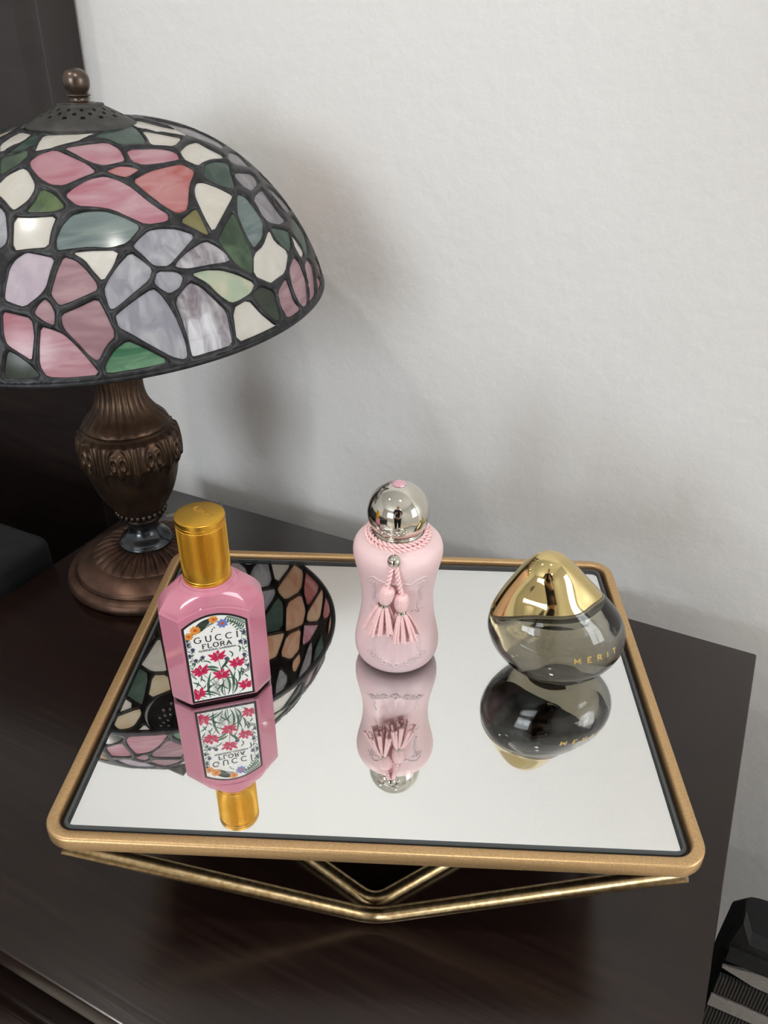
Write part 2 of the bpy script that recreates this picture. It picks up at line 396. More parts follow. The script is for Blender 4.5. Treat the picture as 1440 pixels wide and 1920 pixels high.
for k in range(5): bm.faces.new((f1[k], f2[k], f2[(k+1) % 5], f1[(k+1) % 5]))
obj('corner_tab', bm, m_blk, bag, smooth=False)

# ------------------------------------------------------------------ gold mirror tray
TX, TY, TYAW, TW, TD, TH = -.08148, -.27201, .41608, .34, .26629, .10867
m_gold = noisy(mat('brushed_gold_paint', srgb(204, 170, 124), .40, .7), srgb(206, 172, 126), srgb(192, 156, 110), 900, 3, bump=.12, bscale=1500, dist=.0003)
m_rod = noisy(mat('gold_rod', srgb(180, 150, 105), .3, 1.0), srgb(204, 180, 138), srgb(172, 142, 100), 300, 3, bump=.08, bscale=900, dist=.0003)
tray = empty('mirror_tray', 'raised gold metal tray with mirror top and V shaped rod legs on the nightstand', 'tray', (TX, TY, 0), TYAW)
def rrect(hw, hd, r, n=8):
    P = []
    for cx, cy, a0 in ((hw-r, hd-r, 0), (-hw+r, hd-r, 90), (-hw+r, -hd+r, 180), (hw-r, -hd+r, 270)):
        for k in range(n+1):
            a = math.radians(a0+90*k/n); P.append((cx+r*math.cos(a), cy+r*math.sin(a)))
    return P
bm = bmesh.new(); n = 0
FW, FH = .0066, .0085; hw, hd = TW/2, TD/2
prof = [(0, TH-FH+.0012), (0, TH-.0016), (.0006, TH-.0004), (.0016, TH), (FW-.0012, TH), (FW-.0003, TH-.0005), (FW, TH-.0015), (FW, TH-FH+.001), (FW-.001, TH-FH), (.0014, TH-FH), (.0004, TH-FH+.0004)]
rings = []
for (o, z) in prof: rings.append([bm.verts.new((x, y, z)) for x, y in rrect(hw-o, hd-o, .0165-o)])
K = len(rings[0])
for i in range(len(rings)):
    a, b = rings[i], rings[(i+1) % len(rings)]
    for k in range(K): bm.faces.new((a[k], a[(k+1) % K], b[(k+1) % K], b[k]))
obj('frame', bm, m_gold, tray, sharp=50)
# hidden ledge carrying the mirror
bm = bmesh.new(); rings = []
for (o, z) in ((FW-.001, TH-FH+.0005), (FW-.001, TH-FH+.0020), (.016, TH-FH+.0020), (.016, TH-FH+.0005)): rings.append([bm.verts.new((x, y, z)) for x, y in rrect(hw-o, hd-o, max(.0165-o, .003))])
for i in range(4):
    a, b = rings[i], rings[(i+1) % 4]
    for k in range(K): bm.faces.new((a[k], a[(k+1) % K], b[(k+1) % K], b[k]))
obj('ledge', bm, mat('dark_ledge', srgb(40, 34, 30), .6), tray, smooth=False)
# mirror: glass slab with ground edge over a silvered back
MZ = .10667; MB = MZ-.0040; gw, gd = hw-FW-.0026, hd-FW-.0022
m_glass = mat('mirror_glass', (.985, .99, .985), 0.0, 0, Transmission_Weight=1, IOR=1.5)
m_silver = mat('mirror_silver', (.965, .965, .96), 0.0, 1)
m_edge = mat('ground_glass_edge', srgb(72, 77, 79), .6, 0)
def slab(o0, o1, o2, z0, z1, z2, R=.007):
    return
bm = bmesh.new(); rings = []
for (o, z) in ((0, MB+.00005), (0, MZ-.0006), (.0006, MZ-.0001), (.0020, MZ)): rings.append([bm.verts.new((x, y, z)) for x, y in rrect(gw-o, gd-o, .006-o)])
for i in range(3):
    a, b = rings[i], rings[i+1]
    for k in range(K): bm.faces.new((a[k], a[(k+1) % K], b[(k+1) % K], b[k])).material_index = 1
bm.faces.new(rings[0][::-1]); bm.faces.new(rings[-1])
mir = obj('mirror', bm, [m_glass, m_edge], tray, smooth=False)
mir['label'] = 'clear silvered mirror plate'
bm = bmesh.new(); rings = [[bm.verts.new((x, y, z)) for x, y in rrect(gw-.0004, gd-.0004, .0055)] for z in (MB-.0008, MB)]
for k in range(K): bm.faces.new((rings[0][k], rings[0][(k+1) % K], rings[1][(k+1) % K], rings[1][k]))
for f in bm.faces: f.material_index = 1
bm.faces.new(rings[0][::-1]).material_index = 1; bm.faces.new(rings[1])
obj('silver_backing', bm, [m_silver, mat('backing_paint', srgb(30, 24, 20), .8)], mir, smooth=False)
RR = .0046
def V(name, a, b, c):
    bm = bmesh.new(); tube(bm, round_path([a, b, c], .012), RR, 14)
    return obj(name, bm, m_rod, tray, sharp=60)
zt = TH-FH-RR*.8; x1, y1 = hw-.010, hd-.006; APX, APY = .1445, .1010
V('leg', (-x1, -y1, zt), (0, -APY, RR), (x1, -y1, zt))
V('leg', (-x1, y1, zt), (0, APY, RR), (x1, y1, zt))
V('leg', (-hw+.006, -y1+.014, zt), (-APX, 0, RR), (-hw+.006, y1-.014, zt))
V('leg', (hw-.006, -y1+.014, zt), (APX, 0, RR), (hw-.006, y1-.014, zt))
bm = bmesh.new(); d = RR*1.9
tube(bm, round_path([(0, -APY+d, RR), (APX-d, 0, RR), (0, APY-d, RR), (-APX+d, 0, RR)], .010, True), RR, 14, closed=True)
obj('base_ring', bm, m_rod, tray, sharp=60)

# ------------------------------------------------------------------ stained glass table lamp
LX, LY, LS = -.4047, -.1381, 1.1264
lamp = empty('table_lamp', 'bronze table lamp with a domed floral stained glass shade', 'lamp', (LX, LY, 0)); lamp.scale = (LS, LS, LS)
def bronze(name, c1, c2, rough, sc_=60):
    return noisy(mat(name, c1, rough, .85), c1, c2, sc_, 5, bump=.15, bscale=150, dist=.0006, rough=(rough-.08, rough+.15))
m_bz = bronze('aged_bronze', srgb(92, 72, 56), srgb(62, 48, 40), .38)
m_foot = bronze('copper_brown_foot', srgb(104, 78, 64), srgb(76, 56, 47), .42)
m_dark = mat('dark_bronze_cap', srgb(72, 70, 68), .55, .5)
m_dark = noisy(m_dark, srgb(78, 76, 74), srgb(62, 60, 58), 120, 4, bump=.2, bscale=500, dist=.0003)
# foot
bm = bmesh.new()
P = [(.0005, .0006), (.060, .0006), (.066, .0012), (.0688, .004), (.0690, .007), (.0672, .0105), (.0625, .0128), (.0605, .0125), (.0600, .0138), (.0592, .0155), (.055, .0185), (.050, .0215), (.0455, .0235)]
lathe(bm, smooth_prof(P, 4), 96, cap1=False)
obj('foot', bm, m_foot, lamp)
bm = bmesh.new()
def flute(t, i, r, z):
    k = abs(math.sin(t*14)); amp = .0034*math.sin(PI*min(1, max(0, (r-.021)/.026)))
    return r, z + amp*(k**.6) - amp*.6
P = [(.0458, .0230), (.0450, .0240), (.041, .0262), (.036, .0285), (.031, .0302), (.026, .0312), (.0215, .0318)]
lathe(bm, smooth_prof(P, 4), 384, flute, cap0=False, cap1=False)
fl = obj('fluted_collar', bm, m_foot, lamp, sharp=0)
bm = bmesh.new()
P = [(.020, .0300), (.0222, .0318), (.0226, .0335), (.0216, .0352), (.0200, .0375), (.0160, .0405), (.0135, .044), (.0125, .048), (.0128, .052), (.0145, .0550)]
lathe(bm, smooth_prof(P, 5), 64)
obj('stem', bm, mat('polished_dark_metal', srgb(74, 76, 80), .2, .9), lamp)
# beaded ring, vase
bm = bmesh.new(); lathe(bm, smooth_prof([(.0145, .0545), (.0172, .0562), (.0172, .0585), (.0165, .060), (.0190, .063)], 4), 64)
for k in range(26):
    t = 2*PI*k/26
    bmesh.ops.create_uvsphere(bm, u_segments=8, v_segments=6, radius=.0021, matrix=Matrix.Translation((.0195*math.cos(t), .0195*math.sin(t), .0637)) @ Matrix.Diagonal((1, 1, 1.5, 1)))
obj('beaded_ring', bm, bronze('dark_bronze', srgb(66, 56, 48), srgb(48, 40, 36), .35), lamp)
P = smooth_prof([(.0165, .0600), (.0200, .0655), (.0240, .072), (.0290, .081), (.0325, .090), (.0352, .100), (.0370, .110), (.0378, .120), (.0376, .128), (.0365, .1345), (.0345, .139), (.0325, .1415)], 10)
def palm(t, i, r, z):
    nseg = 9; u = (t*nseg/(2*PI)) % 1*2-1; v = (z-.108)/.030; d = 0
    if -.15 < v < 1.05:
        # arch outline
        q = math.hypot(u*1.05, (v-.5)*1.05); 
        if v > .22: d = max(d, math.exp(-((q-.62)/.10)**2))
        # inner curls
        for s in (-1, 1):
            d = max(d, .9*math.exp(-(((math.hypot(u-s*.25, v-.55))-.17)/.06)**2))
            d = max(d, .8*math.exp(-((abs(u-s*.45)-.02)/.09)**2-((v-.25)/.13)**2))
        d = max(d, 1.0*math.exp(-(u/.13)**2-((v-.25)/.22)**2))
        # spear between arches, pointed lobes below
        uu = 1-abs(u); d = max(d, 1.0*math.exp(-(uu/.12)**2)*(1 if v > .02 else math.exp(-((v-.02)/.1)**2)))
        low = .12+.16*abs(math.sin(u*PI))
        base = .55 if v > low else .55*math.exp(-((low-v)/.04)**2)
        d = base+.6*d
        if v > .95: d *= max(0, (1.05-v)/.1)
    return r+.0030*d, z
bm = bmesh.new(); lathe(bm, P, 540, palm)
obj('vase_body', bm, m_bz, lamp, sharp=0)
bm = bmesh.new()
def neckf(t, i, r, z):
    a = .0011*min(1, max(0, (z-.1425)/.004)); return r+a*(abs(math.sin(t*10))**.6)-a*.6, z
P = smooth_prof([(.0320, .1405), (.0338, .1425), (.0330, .1450), (.0300, .1485), (.0255, .1530), (.0215, .1590), (.0190, .1650), (.0178, .1720), (.0180, .1800), (.0190, .1870), (.0190, .1900), (.0100, .1920)], 5)
lathe(bm, P, 320, neckf)
obj('fluted_neck', bm, m_bz, lamp, sharp=0)
# shade frame of reference (tilted a little)
SO = Vector((-.3424+.3492, -.1157+.1226, .2427)); TXs, TYs = .0098, .0764
ez = Vector((-TXs, -TYs, 1)).normalized(); ex = Vector((1, 0, TXs)).normalized(); ey = ez.cross(ex)
SM = Matrix(((ex.x, ey.x, ez.x, SO.x), (ex.y, ey.y, ez.y, SO.y), (ex.z, ey.z, ez.z, SO.z), (0, 0, 0, 1)))
# inner pole, two sockets with bulbs
top = SM @ Vector((0, 0, .118))
bm = bmesh.new(); tube(bm, [(0, 0, .188), (0, 0, .215), (top.x*.5, top.y*.5, .28), top], .0045, 12)
obj('pole', bm, m_bz, lamp)
for s in (-1, 1):
    bm = bmesh.new(); tube(bm, [(0, 0, .235), (s*.022, -s*.010, .246)], .006, 12); tube(bm, [(s*.022, -s*.010, .246), (s*.045, -s*.020, .257)], [.011, .0135], 16)
    so = obj('socket', bm, m_bz, lamp)
    bm = bmesh.new(); d = Vector((s*.023, -s*.010, .011)).normalized()
    P0 = Vector((s*.045, -s*.020, .257)); tube(bm, [P0+d*q for q in (0, .008, .018, .028, .038, .046, .050)], [.010, .012, .017, .021, .019, .012, .003], 16)
    bl = obj('bulb', bm, mat('frosted_bulb', (.85, .85, .82), .3), so)
SR, SH_, P1, P2 = .1496, .1148, .7331, 1.4333
_w = np.linspace(0, PI/2, 2001); _pr = SR*np.cos(_w)**P1; _pz = SH_*np.sin(_w)**P2
_s = np.concatenate([[0], np.cumsum(np.hypot(np.diff(_pr), np.diff(_pz)))]); SS = float(_s[-1])
def dome(u, v, off=0.0):
    rho = min(math.hypot(u, v), SS); t = math.atan2(v, u); s = SS-rho
    r = float(np.interp(s, _s, _pr)); z = float(np.interp(s, _s, _pz))
    if off:
        s2 = min(max(s, .0008), SS-.0008)
        dr = float(np.interp(s2+.0006, _s, _pr)-np.interp(s2-.0006, _s, _pr)); dz = float(np.interp(s2+.0006, _s, _pz)-np.interp(s2-.0006, _s, _pz))
        l = math.hypot(dr, dz); r += off*dz/l; z -= off*dr/l
    return Vector((r*math.cos(t), r*math.sin(t), z))
PANES = [('W',[(-145,-520),(-172,-391),(-183,-305),(-30,-356),(7,-465),(-31,-636)]),
('G',[(21,-638),(19,-530),(-12,-355),(27,-355),(148,-485),(105,-569)]),
('W',[(199,-579),(134,-475),(63,-350),(200,-294),(295,-198),(335,-119),(344,-282),(345,-367),(279,-480)]),
('G',[(368,-267),(344,-88),(337,114),(471,46),(660,-97),(563,-242),(472,-219)]),
('W',[(333,123),(268,262),(465,259),(543,343),(674,306),(570,130),(470,70)]),
('W',[(490,46),(612,136),(679,219),(752,41),(684,-70),(667,-83),(589,-20)]),
('S',[(225,369),(358,462),(432,507),(403,638),(631,764),(816,475),(754,432),(673,313),(555,328),(319,317)]),
('P',[(230,-660),(238,-581),(288,-501),(428,-519),(553,-524),(637,-550),(593,-644),(546,-742),(476,-774),(380,-759),(275,-704)]),
('P',[(326,-466),(397,-375),(482,-263),(591,-277),(696,-354),(662,-432),(631,-481),(553,-503),(428,-487)]),
('P',[(620,-258),(726,-78),(773,-21),(819,-9),(868,-50),(833,-203),(787,-303),(720,-330)]),
('R',[(670,-510),(695,-420),(740,-378),(799,-348),(792,-463),(748,-490)]),
('R',[(825,-462),(841,-317),(880,-159),(896,-72),(982,-36),(1039,-171),(1162,-347),(1145,-429),(1058,-462),(948,-470)]),
('P',[(589,-798),(606,-708),(639,-616),(688,-545),(775,-514),(853,-505),(970,-511),(1059,-499),(1111,-483),(1140,-521),(1067,-649),(959,-687),(866,-712),(794,-752),(690,-819)]),
('F',[(-9,-660),(75,-622),(126,-556),(187,-624),(187,-707),(135,-831)]),
('W',[(147,-925),(163,-868),(173,-807),(228,-724),(278,-736),(384,-807),(411,-852),(416,-923),(374,-1009),(343,-1008),(271,-972)]),
('E',[(440,-819),(534,-821),(640,-862),(593,-924),(441,-1004),(454,-915)]),
('W',[(390,-1051),(496,-1012),(625,-936),(644,-1036),(675,-1123),(573,-1182),(479,-1234)]),
('T',[(730,-1115),(694,-1058),(683,-976),(695,-889),(750,-821),(835,-750),(926,-713),(1052,-677),(1052,-821),(988,-920),(888,-988),(799,-1061)]),
('L',[(190,-1033),(267,-1022),(330,-1053),(409,-1171),(416,-1213),(390,-1251),(302,-1277)]),
('K',[(561,-1209),(621,-1193),(741,-1159),(750,-1252),(761,-1329),(744,-1388),(672,-1494),(596,-1506),(524,-1509),(510,-1444),(498,-1335),(514,-1273)]),
('M',[(783,-1124),(855,-1104),(927,-1113),(1019,-1140),(1044,-1162),(1043,-1185),(937,-1327),(877,-1385),(805,-1355),(798,-1321),(783,-1202)]),
('W',[(817,-1078),(878,-1026),(1037,-896),(1059,-991),(1055,-1113),(967,-1094),(905,-1072)]),
('M',[(779,-1392),(827,-1404),(869,-1434),(892,-1503),(826,-1512),(740,-1503),(750,-1449)]),
('P',[(529,-1576),(614,-1559),(738,-1534),(782,-1615),(794,-1689),(801,-1762),(690,-1754),(604,-1744),(569,-1701)]),
('P',[(808,-1549),(885,-1529),(966,-1515),(1060,-1530),(1159,-1555),(1279,-1593),(1091,-1727),(929,-1808),(862,-1768),(834,-1671)]),
('M',[(908,-1426),(990,-1332),(1072,-1216),(1136,-1246),(1269,-1324),(1241,-1412),(1232,-1531),(1171,-1539),(1072,-1514),(976,-1494),(936,-1472)]),
('B',[(1310,-1567),(1283,-1522),(1297,-1413),(1346,-1303),(1430,-1273),(1652,-1195),(1509,-1376)]),
('D',[(597,-1953),(604,-1879),(615,-1776),(684,-1771),(798,-1789),(886,-1821),(757,-1891)]),
('L',[(1084,-1151),(1075,-1104),(1077,-993),(1094,-858),(1175,-847),(1248,-841),(1273,-904),(1232,-1071),(1190,-1199),(1162,-1220)]),
('L',[(1086,-820),(1086,-757),(1096,-671),(1136,-603),(1203,-518),(1301,-442),(1313,-586),(1312,-746),(1263,-803),(1230,-821),(1163,-817)]),
('V',[(1335,-711),(1332,-609),(1358,-409),(1426,-359),(1490,-327),(1543,-339),(1461,-536),(1405,-652),(1356,-706)]),
('L',[(1278,-830),(1366,-733),(1415,-718),(1439,-790),(1412,-876),(1350,-898),(1304,-901)]),
('L',[(1215,-1233),(1218,-1214),(1264,-1079),(1316,-932),(1367,-923),(1432,-931),(1519,-951),(1598,-986),(1670,-1020),(1728,-1070),(1715,-1109),(1640,-1163),(1468,-1222),(1341,-1252),(1260,-1274)]),
('V',[(1461,-880),(1461,-710),(1524,-667),(1639,-638),(1741,-609),(1829,-657),(1916,-708),(1854,-856),(1762,-1033),(1738,-1037),(1657,-981),(1552,-924)]),
('Y',[(1436,-664),(1480,-559),(1547,-448),(1619,-361),(1733,-242),(1764,-321),(1752,-445),(1726,-535),(1641,-583),(1540,-605)]),
('W',[(1756,-551),(1781,-384),(1905,-330),(2015,-239),(2033,-197),(1998,-422),(1930,-669)]),
('D',[(1772,-320),(1769,-200),(1842,-90),(1900,-108),(2013,-130),(2006,-197),(1886,-299)]),
('W',[(1588,-104),(1572,41),(1485,227),(1570,214),(1656,336),(1775,160),(1787,-36),(1788,-87),(1692,-217)]),
('F',[(1403,-319),(1364,-203),(1311,-29),(1368,-41),(1442,-71),(1526,-95),(1587,-110),(1684,-216),(1640,-267),(1573,-309),(1519,-318),(1442,-324)]),
('T',[(1212,139),(1243,203),(1324,209),(1428,211),(1520,101),(1558,-55),(1533,-72),(1424,-50),(1328,-6)]),
('O',[(1184,-461),(1182,-291),(1201,-290),(1276,-320),(1346,-348),(1332,-377),(1268,-413)]),
('W',[(1084,-179),(1055,-118),(1072,-63),(1143,16),(1216,83),(1239,32),(1293,-117),(1353,-311),(1262,-290),(1130,-226)]),
('G',[(997,33),(959,102),(942,195),(949,375),(1054,270),(1182,162),(1128,35),(1048,-13)]),
('W',[(806,31),(755,170),(732,302),(808,320),(886,394),(921,347),(923,208),(936,100),(952,28),(892,-18),(848,1)]),
('S',[(886,453),(785,623),(733,818),(962,669),(978,372)]),
('S',[(1055,306),(1033,583),(1128,537),(1213,320),(1153,258),(1105,262)]),
('S',[(1267,274),(1181,516),(1241,506),(1370,524),(1427,572),(1464,400),(1442,279),(1396,233),(1354,252)]),
('S',[(1149,607),(1121,761),(1129,1020),(1190,1051),(1351,715),(1301,664),(1219,635)]),
('G',[(1473,241),(1501,473),(1512,524),(1619,434),(1657,345),(1583,255)]),
('W',[(1529,536),(1561,575),(1650,636),(1695,553),(1685,491),(1608,480)]),
('G',[(1356,757),(1314,919),(1395,1071),(1640,767),(1692,651),(1623,645),(1508,575)]),
('M',[(1768,216),(1689,396),(1744,446),(1859,447),(2012,351),(2026,259),(1970,181),(1865,169)]),
('M',[(1861,-55),(1805,127),(1872,122),(1967,120),(2032,204),(2042,-38),(1949,-80)]),
('M',[(1760,514),(1695,662),(1733,734),(1853,654),(1962,567),(2004,392),(1925,450)]),
('K',[(-1036,-598),(-1195,-661),(-1222,-759),(-1074,-951),(-836,-942),(-912,-642)]),
('P',[(-1397,784),(-1397,802),(-1796,973),(-1836,905),(-1923,694),(-1789,608),(-1459,684)]),
('A',[(645,1227),(898,1287),(913,1305),(922,1436),(786,1628),(527,1528),(615,1245)]),
('C',[(-475,-1731),(-631,-1711),(-736,-1906),(-658,-1938),(-412,-2004),(-379,-1854)]),
('G',[(-269,-893),(-232,-721),(-253,-668),(-275,-628),(-312,-578),(-490,-515),(-557,-546),(-528,-892)]),
('R',[(-1253,-116),(-1219,-11),(-1284,222),(-1394,264),(-1490,237),(-1620,-25),(-1373,-201)]),
('A',[(-2035,188),(-2042,134),(-2042,-134),(-2039,-160),(-1864,-151),(-1810,-64),(-1933,162)]),
('W',[(-368,718),(-516,1009),(-801,903),(-832,851),(-821,715),(-429,661)]),
('R',[(-1773,-83),(-1828,-174),(-1733,-437),(-1655,-465),(-1451,-392),(-1398,-235),(-1651,-55)]),
('L',[(-134,2042),(-399,2007),(-489,1983),(-429,1874),(-173,1817),(30,2042)]),
('E',[(-762,247),(-1135,307),(-1243,229),(-1181,10),(-838,36)]),
('W',[(399,2007),(134,2042),(98,2042),(297,1715),(549,1967)]),
('L',[(-658,1938),(-765,1894),(-782,1614),(-571,1486),(-514,1526),(-465,1852),(-531,1972)]),
('A',[(974,951),(905,877),(932,805),(974,760),(1033,731),(1048,753),(1065,798),(1060,855),(1003,931)]),
('C',[(-69,831),(-173,718),(-63,551),(138,531),(171,552),(210,588),(229,678),(190,877)]),
('A',[(260,-1454),(174,-1739),(423,-1718),(433,-1692),(444,-1648),(449,-1553),(416,-1499),(403,-1482),(388,-1465),(355,-1433)]),
('L',[(291,1672),(-77,1537),(-120,1451),(-77,1336),(161,1263),(323,1616)]),
('O',[(-1050,1276),(-1196,994),(-862,882),(-838,923),(-907,1207)]),
('C',[(-594,1451),(-806,1579),(-1007,1517),(-1054,1345),(-1043,1319),(-889,1245),(-612,1372)]),
('E',[(-1236,-651),(-1441,-433),(-1632,-502),(-1606,-794),(-1459,-869),(-1263,-750)]),
('C',[(-666,-1015),(-749,-1015),(-920,-1398),(-914,-1436),(-762,-1485),(-543,-1292)]),
('C',[(-262,-935),(-541,-934),(-627,-1001),(-502,-1279),(-259,-1338),(-214,-992)]),
('A',[(-10,-1682),(152,-1667),(220,-1441),(119,-1328),(-191,-1392)]),
('C',[(-1242,998),(-1082,1304),(-1091,1323),(-1513,1375),(-1534,1354),(-1284,980)]),
('A',[(611,951),(620,1193),(594,1209),(257,1127),(238,929),(515,894),(601,939)]),
('W',[(-117,1322),(-158,1433),(-490,1492),(-552,1448),(-572,1359),(-469,1127),(-203,1187)]),
('L',[(-1353,-1221),(-1382,-1497),(-959,-1447),(-962,-1406),(-1179,-1185)]),
('A',[(1702,1137),(1658,1194),(1591,1152),(1583,1081),(1620,960),(1678,902),(1732,880),(1768,886),(1828,919)]),
('R',[(161,-1709),(-9,-1724),(-68,-1807),(-10,-2042),(134,-2042),(232,-2030),(224,-1764)]),
('W',[(-729,274),(-600,281),(-481,377),(-446,621),(-801,667),(-735,279)]),
('C',[(-73,-725),(-212,-741),(-355,-776),(-509,-825),(-519,-1291),(-226,-1291),(29,-892),(34,-815),(15,-768),(-9,-745)]),
('W',[(-1479,-906),(-1626,-831),(-1821,-930),(-1702,-1137),(-1687,-1156),(-1477,-1102)]),
('R',[(-339,-1867),(-370,-2011),(-134,-2042),(-53,-2042),(-107,-1827)]),
('A',[(956,1314),(1287,1249),(1343,1544),(1254,1612),(964,1430)]),
('W',[(216,1138),(160,1220),(-84,1295),(-166,1165),(-66,875),(195,921)]),
('W',[(-334,692),(-403,628),(-438,380),(-206,292),(-152,322),(-97,527),(-210,699)]),
('R',[(-2007,399),(-2030,230),(-1924,203),(-1738,349),(-1811,572),(-1939,654)]),
('P',[(-863,717),(-873,841),(-1225,959),(-1277,937),(-1355,810),(-1355,790),(-1079,613)]),
('A',[(-1270,261),(-1159,342),(-1104,580),(-1369,749),(-1424,661),(-1374,301)]),
('R',[(-174,-1006),(-219,-1355),(109,-1287),(116,-1255),(116,-1233),(103,-1162),(35,-1038),(-11,-1004)]),
('R',[(1137,1702),(905,1836),(853,1857),(816,1659),(949,1470),(1219,1639)]),
('W',[(-59,508),(-96,368),(127,344),(123,490)]),
('C',[(-657,-534),(-870,-638),(-791,-949),(-756,-973),(-660,-973),(-570,-904),(-599,-549)]),
('G',[(-723,232),(-801,17),(-741,-124),(-401,-114),(-390,-105),(-603,239)]),
('L',[(64,2017),(-142,1789),(-78,1582),(251,1710)]),
('C',[(-377,-155),(-466,-479),(-307,-535),(-261,-469),(-248,-415),(-247,-388),(-251,-363),(-304,-213)]),
('C',[(-1350,1539),(-1475,1413),(-1092,1366),(-1047,1530),(-1159,1685)]),
('K',[(-1352,-1536),(-1137,-1702),(-1057,-1748),(-980,-1492)]),
('A',[(662,1188),(653,959),(871,903),(950,988),(952,1013),(894,1243)]),
('C',[(-771,-1527),(-928,-1476),(-1020,-1770),(-905,-1836),(-775,-1890),(-667,-1689)]),
('G',[(-512,-1320),(-730,-1513),(-630,-1669),(-474,-1689),(-266,-1379)]),
('W',[(-1355,-240),(-1411,-403),(-1207,-621),(-1055,-561),(-1029,-323),(-1236,-156)]),
('A',[(658,1938),(596,1955),(332,1685),(362,1634),(502,1563),(775,1669),(813,1874)]),
('C',[(-987,-329),(-1013,-561),(-896,-603),(-687,-502),(-802,-262)]),
('P',[(941,1274),(932,1263),(989,1039),(1116,1064),(1131,1069),(1144,1078),(1264,1195),(1267,1210)]),
('A',[(-1702,1137),(-1775,1010),(-1385,842),(-1317,953),(-1562,1320)]),
('R',[(-1504,277),(-1416,301),(-1464,640),(-1766,570),(-1696,357)]),
('L',[(-1437,-905),(-1435,-1110),(-1365,-1180),(-1186,-1144),(-1108,-975),(-1250,-791)]),
('R',[(-1062,575),(-1115,347),(-780,294),(-846,679)]),
('W',[(-1748,-477),(-1957,-586),(-1938,-658),(-1841,-893),(-1649,-795),(-1674,-503)]),
('C',[(-466,1085),(-483,1037),(-330,735),(-209,741),(-104,856),(-203,1144)]),
('G',[(483,1525),(357,1589),(197,1240),(247,1167),(571,1246)]),
('A',[(266,-1773),(274,-2024),(399,-2007),(482,-1985),(495,-1897),(496,-1874),(494,-1852),(491,-1833),(486,-1817),(480,-1804),(429,-1759)]),
('R',[(1539,1350),(1380,1509),(1330,1251),(1568,1187),(1633,1227)]),
('C',[(-2007,-399),(-1968,-545),(-1775,-444),(-1866,-193),(-2033,-202)]),
('L',[(-905,1836),(-1125,1709),(-1016,1558),(-824,1618),(-808,1876)]),
('K',[(-154,1475),(-114,1556),(-182,1776),(-425,1830),(-471,1531)]),
('O',[(-504,1102),(-605,1329),(-865,1210),(-801,948),(-522,1052)]),
('W',[(-1539,-1350),(-1421,-1468),(-1394,-1211),(-1462,-1142),(-1659,-1193)]),
('G',[(231,888),(267,699),(421,693),(471,730),(499,822),(498,853)]),
('W',[(-816,-983),(-1070,-993),(-1146,-1158),(-949,-1359),(-789,-1001)]),
('A',[(1328,572),(1337,593),(1341,612),(1289,610),(1274,606),(1259,599),(1248,591),(1236,577),(1258,559),(1272,551),(1305,553),(1321,561)]),
('R',[(1846,881),(1799,854),(1821,746),(1844,714),(1879,697),(1923,694)]),
('C',[(-267,270),(-458,342),(-564,256),(-397,-14)]),
('R',[(-46,-1703),(-232,-1405),(-438,-1710),(-348,-1826),(-103,-1783)]),
('P',[(-1775,-40),(-1661,-14),(-1534,244),(-1710,317),(-1892,174)]),
('W',[(-581,-510),(-509,-477),(-421,-157),(-740,-166),(-769,-235),(-645,-494)]),
('W',[(-777,-146),(-837,-6),(-1181,-32),(-1211,-122),(-1003,-290),(-807,-219)]),
]

RHOC = .0338
def chaikin(P):
    o = []
    for i in range(len(P)):
        a, b = P[i], P[(i+1) % len(P)]
        o.append((a[0]*.82+b[0]*.18, a[1]*.82+b[1]*.18)); o.append((a[0]*.18+b[0]*.82, a[1]*.18+b[1]*.82))
    return o
polys = [(c, chaikin([(a*1e-4, b*1e-4) for a, b in P])) for c, P in PANES]
V2, E2, F2 = [], [], []
def ring2(rad, n):
    i0 = len(V2)
    for k in range(n): V2.append(Vector((rad*math.cos(2*PI*k/n), rad*math.sin(2*PI*k/n))))
    for k in range(n): E2.append((i0+k, i0+(k+1) % n))
ring2(SS, 256); ring2(RHOC, 96)
bbs = []
for c, P in polys:
    i0 = len(V2); V2.extend(Vector(p) for p in P); F2.append(list(range(i0, i0+len(P))))
    A = np.array(P); bbs.append((A[:, 0].min(), A[:, 0].max(), A[:, 1].min(), A[:, 1].max(), A))
def classify(Q):
    """index of the pane each point lies in (-1: lead) and distance to the nearest pane edge"""
    idx = -np.ones(len(Q), int); dist = np.full(len(Q), 1.0)
    for j, (xa, xb, ya, yb, A) in enumerate(bbs):
        m = (Q[:, 0] > xa-.006) & (Q[:, 0] < xb+.006) & (Q[:, 1] > ya-.006) & (Q[:, 1] < yb+.006)
        if not m.any(): continue
        q = Q[m]; B = np.roll(A, -1, 0); ins = np.zeros(len(q), bool); dd = np.full(len(q), 1.0)
        for a, b in zip(A, B):
            cond = (a[1] > q[:, 1]) != (b[1] > q[:, 1])
            xs = (b[0]-a[0])*(q[:, 1]-a[1])/((b[1]-a[1]) if abs(b[1]-a[1]) > 1e-12 else 1e-12)+a[0]
            ins ^= cond & (q[:, 0] < xs)
            d = b-a; t = np.clip(((q-a)@d)/max(d@d, 1e-14), 0, 1); dd = np.minimum(dd, np.hypot(*(a+t[:, None]*d-q).T))
        k = np.where(m)[0]; idx[k[ins]] = j; dist[k] = np.minimum(dist[k], dd)
    return idx, dist
G = []; st = .0022
for i in range(int(2*SS/st)+2):
    for j in range(int(2*SS/(st*.866))+2):
        x = -SS+i*st+(j % 2)*st/2; y = -SS+j*st*.866; r = math.hypot(x, y)
        if RHOC+.0012 < r < SS-.0012: G.append((x, y, i, j))
G = np.array(G); gi, gdist = classify(G[:, :2])
keep = np.where(gi >= 0, (gdist > .0013) & (G[:, 2] % 2 == 0) & (G[:, 3] % 2 == 0), gdist > .0007)
for x, y in G[keep][:, :2]: V2.append(Vector((x, y)))
res = delaunay_2d_cdt(V2, E2, F2, 0, 1e-6, True)
